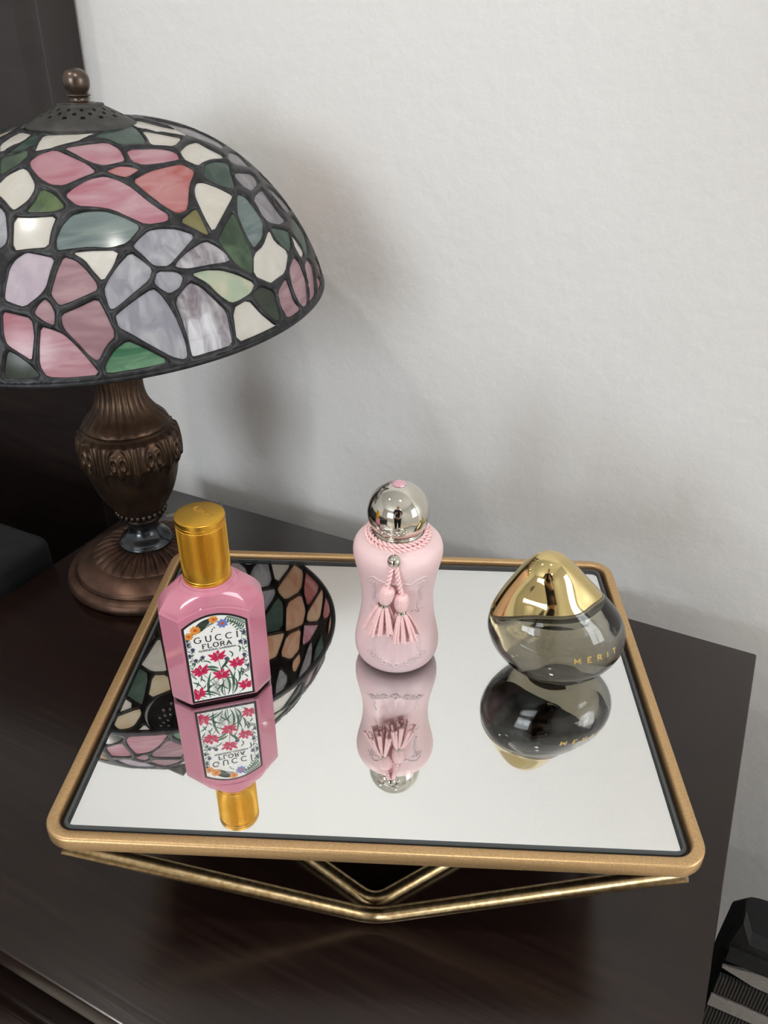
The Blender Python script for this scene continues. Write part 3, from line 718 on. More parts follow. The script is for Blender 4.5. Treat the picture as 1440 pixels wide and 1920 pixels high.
ov, of = res[0], res[2]; orig = res[5]
UV = np.array([tuple(v) for v in ov]); rr_ = np.hypot(UV[:, 0], UV[:, 1]); vi, vd = classify(UV)
cols = sorted({c for c, _ in polys})
glassf, leadf = [], []
cen = np.array([UV[list(f)].mean(0) for f in of]); ci, cd_ = classify(cen); cr_ = np.hypot(cen[:, 0], cen[:, 1])
for k, f in enumerate(of):
    if cr_[k] < RHOC: continue
    if ci[k] >= 0: glassf.append((f, cols.index(polys[ci[k]][0])))
    else: leadf.append(f)
def submesh(name, faces, offs, mats, midx=None, parent=None):
    used = sorted({v for f in faces for v in f}); mp = {v: i for i, v in enumerate(used)}
    me = bpy.data.meshes.new(name)
    me.from_pydata([dome(UV[v][0], UV[v][1], offs(v)) for v in used], [], [[mp[v] for v in f] for f in faces])
    o = link(name, me, mats, parent)
    if midx: me.polygons.foreach_set('material_index', midx)
    me.update(); return o
PAL = {  # two glass tints per colour: base and streak
 'W': ((232, 226, 214), (246, 242, 234)), 'P': ((198, 132, 146), (216, 178, 186)), 'R': ((194, 104, 98), (212, 158, 160)),
 'M': ((172, 134, 142), (198, 164, 170)), 'L': ((162, 162, 174), (200, 200, 206)), 'V': ((146, 136, 144), (216, 214, 218)),
 'K': ((206, 190, 204), (222, 208, 218)), 'S': ((140, 136, 142), (170, 166, 170)), 'G': ((62, 82, 74), (92, 112, 102)),
 'F': ((60, 78, 62), (98, 118, 94)), 'E': ((84, 104, 72), (124, 142, 100)), 'T': ((110, 128, 128), (146, 160, 158)),
 'B': ((72, 124, 92), (136, 176, 142)), 'D': ((58, 64, 54), (74, 84, 70)), 'O': ((128, 118, 72), (146, 140, 98)), 'Y': ((190, 205, 180), (226, 222, 196)), 'A': ((216, 160, 130), (230, 198, 168)), 'C': ((222, 196, 160), (236, 222, 196)),
}
def glassmat(k):
    a, b = PAL[k]; a, b = srgb(*a), srgb(*b)
    m = mat('glass_'+{'W': 'ivory', 'P': 'pink', 'R': 'rose', 'M': 'mauve', 'L': 'lavender', 'V': 'violet', 'K': 'pale_lilac', 'S': 'smoke', 'G': 'slate_green', 'F': 'forest_green', 'E': 'leaf_green', 'T': 'teal', 'B': 'emerald', 'D': 'olive_black', 'O': 'olive', 'Y': 'pale_yellow', 'A': 'peach', 'C': 'cream'}[k], a, .06)
    bs = m.node_tree.nodes['Principled BSDF']; bs.inputs['IOR'].default_value = 1.5; bs.inputs['Roughness'].default_value = .06 if k == 'V' else .2
    tc = N(m, 'ShaderNodeTexCoord'); mp = N(m, 'ShaderNodeMapping')
    rot = {'P': (0, 0, .6), 'R': (0, 0, .5), 'L': (0, 0, 0), 'V': (0, 0, 0)}.get(k, (0, .3, 1.1)); mp.inputs['Rotation'].default_value = rot
    mp.inputs['Scale'].default_value = (26, 26, 130) if k in 'PRMTB' else (120, 120, 18) if k in 'LVKS' else (50, 50, 50)
    n1 = N(m, 'ShaderNodeTexNoise'); n1.inputs['Scale'].default_value = 1; n1.inputs['Detail'].default_value = 4; n1.inputs['Distortion'].default_value = .8
    L(m, tc.outputs['Object'], mp.inputs['Vector']); L(m, mp.outputs[0], n1.inputs['Vector'])
    r = N(m, 'ShaderNodeValToRGB'); r.color_ramp.elements[0].position = .36; r.color_ramp.elements[1].position = .66
    r.color_ramp.elements[0].color = (*a, 1); r.color_ramp.elements[1].color = (*b, 1)
    L(m, n1.outputs['Fac'], r.inputs[0]); L(m, r.outputs[0], bs.inputs['Base Color'])
    bp = N(m, 'ShaderNodeBump'); bp.inputs['Strength'].default_value = .12; bp.inputs['Distance'].default_value = .0010
    L(m, n1.outputs['Fac'], bp.inputs['Height']); L(m, bp.outputs[0], bs.inputs['Normal'])
    t = N(m, 'ShaderNodeBsdfTranslucent'); mix = N(m, 'ShaderNodeMixShader'); mix.inputs[0].default_value = .38
    L(m, r.outputs[0], t.inputs['Color']); L(m, bs.outputs[0], mix.inputs[1]); L(m, t.outputs[0], mix.inputs[2])
    L(m, mix.outputs[0], m.node_tree.nodes['Material Output'].inputs[0]); return m
m_lead = noisy(mat('patinated_lead', srgb(58, 58, 60), .42, .6), srgb(38, 38, 40), srgb(60, 60, 62), 160, 4, bump=.35, bscale=420, dist=.0006)
shade = submesh('lamp_shade', [f for f, _ in glassf], lambda v: -.0004, [glassmat(c) for c in cols], [c for _, c in glassf], lamp)
shade.matrix_local = SM
shade['label'] = 'domed floral stained glass shade in pink, lavender, ivory and green'
# lead: outer face raised, inner face lowered, stitched along open edges
used = sorted({v for f in leadf for v in f}); mp_ = {v: i for i, v in enumerate(used)}; n_ = len(used)
def lo_(v): return .0002+.0011*min(1, vd[v]/.0014)
vv = [dome(UV[v][0], UV[v][1], lo_(v)) for v in used]+[dome(UV[v][0], UV[v][1], -.0012-lo_(v)) for v in used]
ff = [[mp_[v] for v in f] for f in leadf]+[[mp_[v]+n_ for v in reversed(f)] for f in leadf]
ec = {}
for f in leadf:
    for a, b in zip(f, f[1:]+f[:1]): ec[(a, b)] = 1
for (a, b) in ec:
    if (b, a) not in ec: ff.append([mp_[b], mp_[a], mp_[a]+n_, mp_[b]+n_])
me = bpy.data.meshes.new('leading'); me.from_pydata(vv, [], ff); me.update()
ld = link('leading', me, m_lead, shade)
bm = bmesh.new(); tube(bm, [(SR*math.cos(2*PI*k/160), SR*math.sin(2*PI*k/160), -.0004) for k in range(160)], .0019, 10, closed=True)
obj('rim_band', bm, m_lead, shade)
# vented cap: holes cut in the grid
bm = bmesh.new(); nt_ = 168
zc = float(np.interp(.0340, _pr[::-1], _pz[::-1]))
CR_ = .0352
prc = [(CR_-.0015, -.0035), (CR_, -.0022), (CR_+.0002, -.0005), (CR_-.0010, .0008)]+[(r, .0010+.0105*((CR_-.0014-r)/(CR_-.0150))**.92) for r in [CR_-.0015-.00125*k for k in range(1, 16)]]+[(.0145, .0122), (.010, .0125), (.004, .0125)]
rings = []
for (r, z) in prc: rings.append([bm.verts.new((r*math.cos(2*PI*k/nt_), r*math.sin(2*PI*k/nt_), z)) for k in range(nt_)])
kills = []
for i in range(len(rings)-1):
    for k in range(nt_):
        f = bm.faces.new((rings[i][k], rings[i][(k+1) % nt_], rings[i+1][(k+1) % nt_], rings[i+1][k]))
        for row, (i0, ph) in enumerate(((9, 0), (12, 4), (15, 0))):
            if i in (i0, i0+1) and (k+ph*1.5) % 12 in (2, 3, 4): kills.append(f)
bm.faces.new(rings[-1])
bmesh.ops.delete(bm, geom=list(set(kills)), context='FACES')
bmesh.ops.solidify(bm, geom=bm.faces[:], thickness=.0010)
cp = obj('vent_cap', bm, m_dark, shade, sharp=40)
CM = SM.inverted() @ Matrix.Translation(SM @ Vector((0, 0, zc)) + Vector((.0035, .0020, 0)))
cp.matrix_local = CM
bm = bmesh.new(); z0 = .0122
lathe(bm, smooth_prof([(.0105, z0-.0005), (.0095, z0+.0008), (.0062, z0+.0014), (.0058, z0+.0034), (.0066, z0+.0042), (.0078, z0+.0048), (.0066, z0+.0056), (.0052, z0+.0062), (.0066, z0+.0072), (.0079, z0+.0096), (.0083, z0+.0124), (.0079, z0+.0154), (.0060, z0+.0182), (.0032, z0+.0196), (.0005, z0+.0200)], 4), 40)
obj('finial', bm, noisy(mat('dark_bronze_knob', srgb(104, 90, 80), .3, .8), srgb(108, 94, 84), srgb(84, 72, 64), 80), cp)
# power cord behind the foot
bm = bmesh.new(); tube(bm, round_path([(.018, .010, .056), (.030, .016, .058), (.038, .024, .042), (.036, .040, .030), (.022, .066, .010), (.006, .090, .003), (-.012, .118, .003)], .02), .0024, 10)
obj('power_cord', bm, mat('grey_cord', srgb(120, 116, 104), .5), lamp)

# ------------------------------------------------------------------ pink faceted bottle with gold cap
GY = math.radians(42.25)
gx, gy = -.16974+math.cos(GY)*.0009, -.32518+math.sin(GY)*.0009
m_pink = mat('pink_lacquered_glass', srgb(206, 130, 150), .12, Coat_Weight=.6, Coat_Roughness=.03)
m_capg = mat('gold_cap_metal', srgb(222, 170, 66), .32, 1.0)
m_capt = mat('gold_cap_top', srgb(226, 176, 70), .30, 1.0)
gb = empty('perfume_bottle', 'pink faceted perfume bottle with gold cap and floral label', 'perfume bottle', (gx, gy, MZ), GY)
GD = .017
def octo(t, hx, hy, ch):
    """octagon radius in direction t: chamfered rectangle"""
    c, s = abs(math.cos(t)), abs(math.sin(t)); r = 1e9
    if c > 1e-9: r = min(r, hx/c)
    if s > 1e-9: r = min(r, hy/s)
    return min(r, (hx+hy-ch)/(c+s))
NA = 240
# sample angles so that the octagon corners are hit exactly
hx, hy, ch = .0304, GD, .0101
corner = []
for (x, y) in ((hx, hy-ch), (hx-ch, hy), (-hx+ch, hy), (-hx, hy-ch), (-hx, -hy+ch), (-hx+ch, -hy), (hx-ch, -hy), (hx, -hy+ch)): corner.append(math.atan2(y, x) % (2*PI))
corner.sort(); ang = []
for i, a in enumerate(corner):
    b = corner[(i+1) % 8]+(2*PI if i == 7 else 0)
    x0, y0 = octo(a, hx, hy, ch)*math.cos(a), octo(a, hx, hy, ch)*math.sin(a); x1, y1 = octo(b, hx, hy, ch)*math.cos(b), octo(b, hx, hy, ch)*math.sin(b)
    n = 24 if math.hypot(x1-x0, y1-y0) > .03 else 8
    for k in range(n): ang.append(math.atan2(y0+(y1-y0)*k/n, x0+(x1-x0)*k/n) % (2*PI))
def ztop(t):
    r = octo(t, hx, hy, ch); x, y = r*math.cos(t), r*math.sin(t)
    if abs(y) > hy-1e-5: return .0650+.0062*(1-(x/(hx-ch))**2)
    if abs(x) > hx-1e-5: return .0662
    return .0650+.0012*(abs(x)-(hx-ch))/ch
bm = bmesh.new(); rows = []
for (ins, z) in ((.0016, 0), (.0004, .0006), (0, .0018)): rows.append([bm.verts.new((octo(t, hx-ins, hy-ins, ch-ins*.59)*math.cos(t), octo(t, hx-ins, hy-ins, ch-ins*.59)*math.sin(t), z)) for t in ang])
for q in (.35, .7, 1): rows.append([bm.verts.new((octo(t, hx, hy, ch)*math.cos(t), octo(t, hx, hy, ch)*math.sin(t), .0018+(ztop(t)-.0018)*q-(.0005 if q == 1 else 0))) for t in ang])
rN = .0168; zN = .0795
for q in (.03, .1, .2, .32, .45, .58, .7, .8, .88, .94, 1):
    row = []
    for t in ang:
        r0 = octo(t, hx, hy, ch); r = r0+(rN-r0)*(q**1.05) - (.0004 if q == .03 else 0); z = ztop(t)+(zN-ztop(t))*(1-(1-q)**1.55)
        row.append(bm.verts.new((r*math.cos(t), r*math.sin(t), z)))
    rows.append(row)
for (r, z) in ((.0160, .0806), (.0153, .0815), (.0150, .0826), (.0145, .0831), (.0120, .0831)): rows.append([bm.verts.new((r*math.cos(t), r*math.sin(t), z)) for t in ang])
for a, b in zip(rows[:-1], rows[1:]):
    for k in range(len(ang)): bm.faces.new((a[k], a[(k+1) % len(ang)], b[(k+1) % len(ang)], b[k]))
bm.faces.new(rows[0][::-1]); bm.faces.new(rows[-1])
obj('body', bm, m_pink, gb, sharp=22)
bm = bmesh.new()
P = [(.0130, .0826), (.0137, .0828), (.0137, .0838), (.0134, .0840), (.0134, .0845), (.0138, .0847), (.0138, .0856), (.0135, .0858), (.0135, .0863), (.0138, .0865)]
P += [(.0138, .0865+.0001)]+[(.0138, .0865+.0322*k/6) for k in range(1, 7)]
P += [(.0135, .1190), (.0135, .1195), (.0139, .1197), (.0139, .1206), (.0136, .1208), (.0136, .1212), (.0140, .1214), (.0140, .1232), (.0139, .1238), (.0136, .1241), (.0132, .1242)]
def rib(t, i, r, z): return (r+(.00013*(1 if (round(t/(2*PI)*480) % 4) < 2 else -1) if 11 <= i <= 16 else 0), z)
lathe(bm, P, 480, rib)
obj('cap', bm, m_capg, gb, sharp=30)
bm = bmesh.new(); lathe(bm, [(.0131, .1241), (.0131, .1243), (.0129, .12435)], 64)
ct = obj('cap_top', bm, m_capt, gb, sharp=30)
bm = bmesh.new(); ca, sa = math.cos(-1.0), math.sin(-1.0)
lettering(bm, 'GUCCI', -.0074, .0074, -.0012, .0034, lambda x, y, d: Vector((x*ca-(y+.002)*sa, x*sa+(y+.002)*ca, .12437+max(d, 0)*1.6)), sw=.17)
obj('embossed_name', bm, mat('bright_gold', srgb(246, 214, 120), .2, 1), ct, smooth=False)

# label: thin plate with a printed drawing, all on the front face (local y = -GD)
MM = .001
LM = {k: mat('label_'+k, srgb(*c), .35) for k, c in dict(black=(34, 32, 36), paper=(240, 238, 234), red=(202, 38, 84), deep=(150, 22, 60), green=(74, 104, 84), dgreen=(52, 66, 56), orange=(226, 150, 66), rust=(206, 84, 48), blue=(108, 128, 190), purple=(84, 78, 112), ink=(40, 38, 44), stem=(112, 132, 112)).items()}
lk = list(LM); lmats = [LM[k] for k in lk]
def arch(hw, z0, zc_, zt, n=20):
    """closed outline (mm): flat bottom, arched top"""
    P = [(-hw, z0), (hw, z0)]
    for k in range(n+1):
        x = hw-2*hw*k/n; P.append((x, zc_+(zt-zc_)*(1-(x/hw)**2)))
    return P
def plate(bm, P, y0, y1, mi):
    f = [bm.verts.new((x*MM, -GD-y1*MM, z*MM)) for x, z in P]; b = [bm.verts.new((x*MM, -GD-y0*MM, z*MM)) for x, z in P]
    bm.faces.new(f).material_index = mi
    for k in range(len(P)): bm.faces.new((f[k], b[k], b[(k+1) % len(P)], f[(k+1) % len(P)])).material_index = mi
bm = bmesh.new()
plate(bm, arch(18.9, 1.6, 59.6, 67.2), 0, .18, lk.index('black'))
lab = obj('label', bm, lmats, gb, smooth=False)
bm = bmesh.new(); plate(bm, arch(17.5, 3.2, 58.9, 65.8), .16, .22, lk.index('paper')); obj('label_paper', bm, lmats, lab, smooth=False)
bm = bmesh.new()
def inside(x, z): return abs(x) < 17.3 and 3.5 < z < 58.9+6.9*(1-(x/17.5)**2)-.3
def blob(pts, mi, lay):
    # clamp into the paper
    Q = []
    for x, z in pts:
        x = min(max(x, -17.3), 17.3); z = min(max(z, 3.5), 58.6+6.9*(1-(x/17.5)**2)); Q.append((x, z))
    o = .24+lay*.012
    vs = [bm.verts.new((x*MM, -GD-o*MM, z*MM)) for x, z in Q]
    try: bm.faces.new(vs).material_index = lk.index(mi)
    except ValueError: pass
def leaf(x, z, a, l, wd, mi='green', lay=0, bend=0):
    L1, R1 = [], []
    for k in range(7):
        t = k/6; aa = a+bend*t; px = x+l*t*math.cos(aa); pz = z+l*t*math.sin(aa); h_ = wd*math.sin(PI*min(max(t, .04), .985))**.8/2
        L1.append((px-h_*math.sin(aa), pz+h_*math.cos(aa))); R1.append((px+h_*math.sin(aa), pz-h_*math.cos(aa)))
    blob(L1+R1[::-1], mi, lay)
def stem(pts, wd=.35, mi='stem', lay=0):
    for (a, b) in zip(pts[:-1], pts[1:]):
        d = Vector((b[0]-a[0], b[1]-a[1])); l = d.length or 1; nx, nz = -d.y/l*wd/2, d.x/l*wd/2
        blob([(a[0]+nx, a[1]+nz), (a[0]-nx, a[1]-nz), (b[0]-nx, b[1]-nz), (b[0]+nx, b[1]+nz)], mi, lay)
def curve(x0, z0, x1, z1, k, n=8):
    mx_, mz_ = (x0+x1)/2-(z1-z0)*k, (z0+z1)/2+(x1-x0)*k
    return [((1-t)**2*x0+2*t*(1-t)*mx_+t*t*x1, (1-t)**2*z0+2*t*(1-t)*mz_+t*t*z1) for t in [i/n for i in range(n+1)]]
def lily(x, z, s=1.0, rot=0.0):
    for k, (a, l) in enumerate(((15, 5.2), (60, 3.6), (95, 4.3), (135, 3.7), (168, 5.2), (210, 4.2), (250, 3.6), (300, 3.4), (335, 4.3))):
        leaf(x, z, math.radians(a)+rot, l*s, 1.9*s, 'red', 4+(k % 2), bend=(.35 if a < 90 or a > 270 else -.35))
    for a in (40, 80, 120, 200, 330): leaf(x, z, math.radians(a)+rot, 2.6*s, .35*s, 'deep', 7)
    for a in (70, 100): leaf(x, z, math.radians(a), 3.0*s, .2, 'paper', 8)
def sun(x, z, r, c1='orange', c2='rust', n=11, wd=.28, lay=4):
    for k in range(n): leaf(x, z, 2*PI*k/n+.2, r, r*wd*2, c1, lay+(k % 2))
    blob([(x+r*.33*math.cos(2*PI*k/10), z+r*.33*math.sin(2*PI*k/10)) for k in range(10)], c2, lay+3)
o_ = -1.2
# dark feathery leaves and top garden
for (x, z, a, l, wd) in ((-12.5, 57.2, .55, 13.5, 4.6), (-15, 54.3, .42, 11.5, 3.2), (-7.5, 62.6, .1, 9.5, 2.6)): leaf(x, z, a, l, wd, 'dgreen', 1)
for k in range(8):
    leaf(-11+k*1.2, 57.6+k*.62, 1.35, 2.9, .9, 'dgreen', 2); leaf(-11+k*1.2, 57+k*.6, -.5, 2.6, .8, 'dgreen', 2)
sun(-.4, 63.2, 2.9); sun(-11.3, 57.4, 3.3); sun(-15.4, 53.6, 2.9)
sun(4.5, 59.4, 3.5, 'blue', 'rust', 8, .3)
stem(curve(7, 63.5, 16.5, 56, .12), .3, 'green', 2)
for t in range(9):
    x, z = curve(7, 63.5, 16.5, 56, .12)[t]
    leaf(x, z, .2, 3.0, 1.1, 'green', 3); leaf(x, z, -1.9, 3.0, 1.1, 'green', 3)
stem(curve(8.5, 60.5, 13.5, 54.2, .2), .3, 'green', 2)
for t in range(0, 9, 2):
    x, z = curve(8.5, 60.5, 13.5, 54.2, .2)[t]; leaf(x, z, -.6, 2.4, 1.0, 'green', 3); leaf(x, z, -2.4, 2.4, 1.0, 'green', 3)
for x, z in ((-1.8, 55.6), (-.6, 56.6), (-2.4, 54.2)): leaf(x, z, 1.2, 1.2, .9, 'dgreen', 2)
# side sprays with purple blossoms
for sgn, xs in ((-1, -16.8), (1, 16.6)):
    stem(curve(xs, 24 if sgn < 0 else 20, xs-sgn*1.5, 53, .08*sgn, 14), .3, 'stem', 1)
    for k in range(9):
        z = 24+k*3.3; xx = xs-sgn*(.6+.9*math.sin(k*1.7))
        leaf(xx, z, .9 if k % 2 else 2.2, 2.7, .85, 'green', 2); leaf(xx, z+1.2, 2.5 if k % 2 else .6, 2.5, .8, 'green', 2)
for x, z in ((-16.6, 47.5), (-14.2, 43.4), (-16.6, 39.2), (-13.4, 35.0), (-9.3, 36.6), (13.6, 44.0), (16.6, 43.0), (15.0, 33.4), (16.7, 24.6), (4.3, 32.6), (-16.8, 51), (16.3, 50.5)):
    sun(x, z, 1.55, 'purple', 'ink', 5, .4, 3)
    for a in (-1.2, -2.0): leaf(x, z-.6, a, 2.2, .6, 'green', 2)
for k in range(7): leaf(11.5+k*.9, 19.2+k*.45, 1.2, 1.2, .7, 'ink', 2); leaf(11.5+k*.9, 19.0+k*.45, -.8, 1.2, .7, 'ink', 2)
for (x, z, a, l) in ((-15, 30, 1.2, 4), (-13.5, 31.5, 2.2, 3.5), (-12.5, 33, .7, 3.5), (-10, 33, 1.6, 3.4), (-14.5, 20, 1.9, 5), (-12.5, 18, 1.1, 6), (-9.5, 17, 2.0, 5), (-15.5, 14, .9, 5), (13.5, 38, 1.8, 4), (12.2, 36, 1.1, 4), (14.5, 21, 2.3, 4), (12, 17, 1.0, 5), (15.8, 15, 1.9, 4), (8.5, 35, 1.9, 4), (7.2, 33, .9, 3.5), (-7, 12, 1.8, 5), (-12, 12, .6, 4), (5, 30, 1.1, 3.5), (-5, 31, 2.1, 4), (-6.5, 33, 2.7, 3), (14, 28, 1.2, 3.6), (4.5, 25, 1.9, 4), (8.5, 22, 1.5, 5)): leaf(x, z, a, l, .95, 'green', 2, .3)
# stems and long leaves of the lilies
for (x, z, xb, k) in ((-.6, 34.5, .6, .05), (10.1, 27.5, 5.5, -.1), (-11.4, 25.8, -2.0, .12), (.4, 20.2, .8, .02), (-15.2, 7.5, -12, 0), (14.2, 9.2, 9.5, -.1)):
    stem(curve(x, z-1, xb, 3.6, k, 10), .42, 'stem', 1)
for (x, z, a, l, wd, b) in ((-2, 4, 2.2, 15, 1.5, .5), (-8, 4, 1.75, 21, 1.6, -.3), (2.5, 4, 1.1, 17, 1.5, .5), (5.5, 4, .75, 14, 1.4, .7), (0, 4, 1.9, 13, 1.2, -.5), (6, 6, 1.35, 20, 1.4, .3), (-5, 5, 2.5, 10, 1.3, .3), (-.5, 22, 2.1, 10, 1.8, .5), (-1, 26, 2.45, 9, 2.0, .4), (0, 24, 1.15, 9, 1.6, -.3), (1.5, 26, .85, 9, 1.8, .3), (9, 12, .9, 11, 1.3, .6), (8, 10, 2.0, 11, 1.3, -.5), (3, 8, 2.0, 9, 1.1, .5), (-4, 8, 1.2, 8, 1.1, -.4), (-10, 9, 1.2, 9, 1.2, -.5), (-12.5, 14, 2.0, 7, 1.2, .4), (11, 5, .5, 7, 1.1, .6), (-10, 5, 2.7, 6, 1.1, -.4), (10, 18, .7, 7, 1.1, .5), (-7, 17, .9, 6, .9, -.4), (6.5, 16, 2.3, 6, .9, .4)):
    leaf(x, z, a, l, wd, 'green', 2, b)
for k in range(8):
    for s in (1, -1): stem([(-3.5-s*.2, 6+k*1.3), (-3.5+s*(2.6-.15*k), 8+k*1.5)], .28, 'dgreen', 1); stem([(3.2, 9+k*1.3), (3.2+s*(2.2-.12*k), 10.8+k*1.4)], .28, 'green', 1)
for (x, z, s, r) in ((-.6, 35.2, 1.2, .1), (10.1, 27.8, 1.15, 0), (-11.4, 26.0, 1.25, .25), (.4, 20.6, 1.2, -.05), (-15.0, 8.0, 1.3, .5), (14.0, 9.4, 1.15, 0)): lily(x, z, s, r)
obj('printed_flowers', bm, lmats, lab, smooth=False)
bm = bmesh.new(); pl_ = lambda x, y, d: Vector((x, -GD-.00037-max(d, 0)*.4, y))
lettering(bm, 'GUCCI', -.0127, .0128, .0477, .0042, pl_, sw=.16)
lettering(bm, 'FLORA', -.0087, .0083, .0431, .0032, pl_, sw=.2)
lettering(bm, 'GORGEOUS GARDENIA', -.0109, .0107, .0408, .0013, pl_, sw=.2, serif=False)
obj('lettering', bm, mat('label_lettering', srgb(30, 28, 34), .4), lab, smooth=False)

# ------------------------------------------------------------------ frosted pink bottle with silver ball cap and tassels
DX, DY = -.0830, -.2479
m_fr = mat('frosted_pink_glass', srgb(238, 207, 209), .42, Subsurface_Weight=.25, Subsurface_Scale=.01)
m_fr.node_tree.nodes['Principled BSDF'].inputs['Subsurface Radius'].default_value = (1, .5, .5)
m_chr = mat('polished_silver', srgb(214, 210, 200), .03, 1.0)
m_cord = mat('pink_silk_cord', srgb(248, 204, 204), .28, Sheen_Weight=.5, Specular_IOR_Level=.8)
VA = math.radians(-64.9)    # towards the viewer
db = empty('perfume_bottle', 'frosted pale pink waisted perfume bottle with silver ball cap and two hanging tassels', 'perfume bottle', (DX, DY, MZ), VA+PI/2)
DP = smooth_prof([(.0005, .0004), (.0170, .0000), (.0205, .0003), (.0238, .0018), (.0262, .0050), (.0273, .0095), (.0272, .0150), (.0260, .0220), (.0244, .0300), (.0232, .0380), (.0227, .0460), (.0230, .0540), (.0240, .0620), (.0256, .0700), (.0270, .0765), (.0277, .0815), (.0272, .0860), (.0252, .0895), (.0215, .0917), (.0170, .0930), (.0120, .0935)], 5)
_dz = [z for _, z in DP][6:]; _drr = [r for r, _ in DP][6:]
def dr_at(z): return float(np.interp(z, _dz, _drr))
bm = bmesh.new(); lathe(bm, DP, 96)
dbody = obj('body', bm, m_fr, db, sharp=0)
def onb(x, z, off=0.0):
    """point on the front of the bottle, x along the circumference (m)"""
    r = dr_at(z)+off; a = x/dr_at(z) - PI/2
    return Vector((r*math.cos(a), r*math.sin(a), z))
bm = bmesh.new()
def swag(pts, rad=.0005):
    rad *= 1.5
    Q = []
    for a, b in zip(pts[:-1], pts[1:]):
        for k in range(6): Q.append((a[0]+(b[0]-a[0])*k/6, a[1]+(b[1]-a[1])*k/6))
    Q.append(pts[-1]); tube(bm, [onb(x, z, -rad*.25) for x, z in Q], rad, 6)
for s in (0, 1):
    o = s*PI*.0255
    swag([(-.019+o, .0735), (-.015+o, .0765), (-.010+o, .0745), (-.004+o, .0735), (.004+o, .0740), (.008+o, .0725), (.012+o, .0752), (.017+o, .0765), (.020+o, .0740)])
    for sx in (-1, 1):
        swag([(sx*.0150+o, .072), (sx*.0140+o, .066), (sx*.0150+o, .060), (sx*.0132+o, .054), (sx*.0140+o, .048)], .0006)
        swag([(sx*.0162+o, .070), (sx*.0150+o, .064), (sx*.0160+o, .057)], .0004)
        swag([(sx*.0135+o, .030), (sx*.0150+o, .026), (sx*.0140+o, .022), (sx*.0160+o, .018)], .0006)
    random.seed(3)
    for (cx, cz, nn, rr) in ((-.0165, .0715, 5, .0014), (.0165, .0715, 5, .0014), (.0, .0715, 5, .0012), (-.016, .0165, 6, .0016), (.016, .0165, 6, .0016), (-.0075, .0125, 6, .0015), (.0, .0115, 7, .0017), (.0075, .0125, 6, .0015), (-.0120, .0145, 5, .0012), (.0120, .0145, 5, .0012), (-.0135, .0500, 4, .0011), (.0135, .0500, 4, .0011)):
        for k in range(nn):
            a = 2*PI*k/nn+.4; p = onb(cx+o+rr*math.cos(a), cz+rr*math.sin(a), -.0001)
            bmesh.ops.create_uvsphere(bm, u_segments=8, v_segments=6, radius=rr*.68, matrix=Matrix.Translation(p))
        for q in (-1, 1): swag([(cx+o, cz), (cx+o+q*.0025, cz+.0010), (cx+o+q*.0045, cz-.0004)], .0004)
rl = obj('relief_garland', bm, m_fr, dbody, sharp=0)
# silver cap
bm = bmesh.new()
BR, BZ = .0187, .1085
P = smooth_prof([(.0120, .0930), (.0150, .0932), (.0158, .0938), (.0150, .0946), (.0146, .0951), (.0154, .0958), (.0150, .0967), (.0140, .0972)], 4)
P += [(BR*math.cos(a), BZ+BR*math.sin(a)) for a in [math.radians(q) for q in range(-40, 90, 4)]] + [(.0004, BZ+BR)]
lathe(bm, P, 72)
cap_s = obj('ball_cap', bm, m_chr, db, sharp=50)
bm = bmesh.new()
def onball(az, el, off=0.0):
    r = BR+off; return Vector((r*math.cos(el)*math.cos(az), r*math.cos(el)*math.sin(az), BZ+r*math.sin(el)))
az0 = -PI/2-.25; e0 = -.20
for pts in ([(-.42, .10), (-.28, .16), (-.14, .08), (0, .12), (.14, .08), (.28, .16), (.42, .10)], [(-.20, 0), (-.20, -.18), (0, -.32), (.20, -.18), (.20, 0), (-.20, 0)], [(-.44, -.02), (-.34, -.14), (-.22, -.10)], [(.44, -.02), (.34, -.14), (.22, -.10)], [(-.1, -.05), (0, -.2), (.1, -.05)], [(-.5, .06), (-.42, -.16), (-.24, -.28)], [(.5, .06), (.42, -.16), (.24, -.28)]):
    tube(bm, [onball(az0+x, e0+z, .0000) for x, z in pts], .00075, 6)
obj('embossed_crest', bm, m_chr, cap_s, sharp=0)
bm = bmesh.new(); gz = BZ+BR-.0006
lathe(bm, [(.0034, gz), (.0043, gz+.0004), (.0041, gz+.0009), (.0022, gz+.0019)], 9)
m_gem = mat('pink_crystal', srgb(246, 190, 206), .02, 0, Transmission_Weight=.35, IOR=1.7)
obj('crystal', bm, m_gem, cap_s, smooth=False)
# twisted cord
def twisted(bm, path, R, strands=3, pitch=.0045, sub=.5, npt=None, closed=False):
    P = [Vector(p) for p in path]; 
    Ls = [0]
    for a, b in zip(P[:-1], P[1:]): Ls.append(Ls[-1]+(b-a).length)
    tot = Ls[-1]; n = npt or max(8, int(tot/pitch*9)); A = np.array(P)
    def at(s): return Vector([float(np.interp(s, Ls, A[:, j])) for j in range(3)])
    pts = [at(tot*i/n) for i in range(n+1)]; T = [(pts[min(i+1, n)]-pts[max(i-1, 0)]).normalized() for i in range(n+1)]
    nr = T[0].orthogonal().normalized(); fr = []
    for i in range(n+1):
        nr = (nr-T[i]*nr.dot(T[i])).normalized(); fr.append((nr.copy(), T[i].cross(nr)))
    for s in range(strands):
        ph = 2*PI*s/strands
        tube(bm, [pts[i]+(fr[i][0]*math.cos(ph+2*PI*tot*i/n/pitch)+fr[i][1]*math.sin(ph+2*PI*tot*i/n/pitch))*R*(1-sub) for i in range(n+1)], R*sub, 7)
bm = bmesh.new()
for (r, z, tl) in ((.0171, .0958, .0008), (.0191, .0946, .0014)):
    twisted(bm, [Vector((r*math.cos(a), r*math.sin(a), z-tl*.5+tl*math.sin(a))) for a in [2*PI*k/60+.2 for k in range(61)]], .0017, 2, .0066)
obj('neck_cord', bm, m_cord, db, sharp=0)
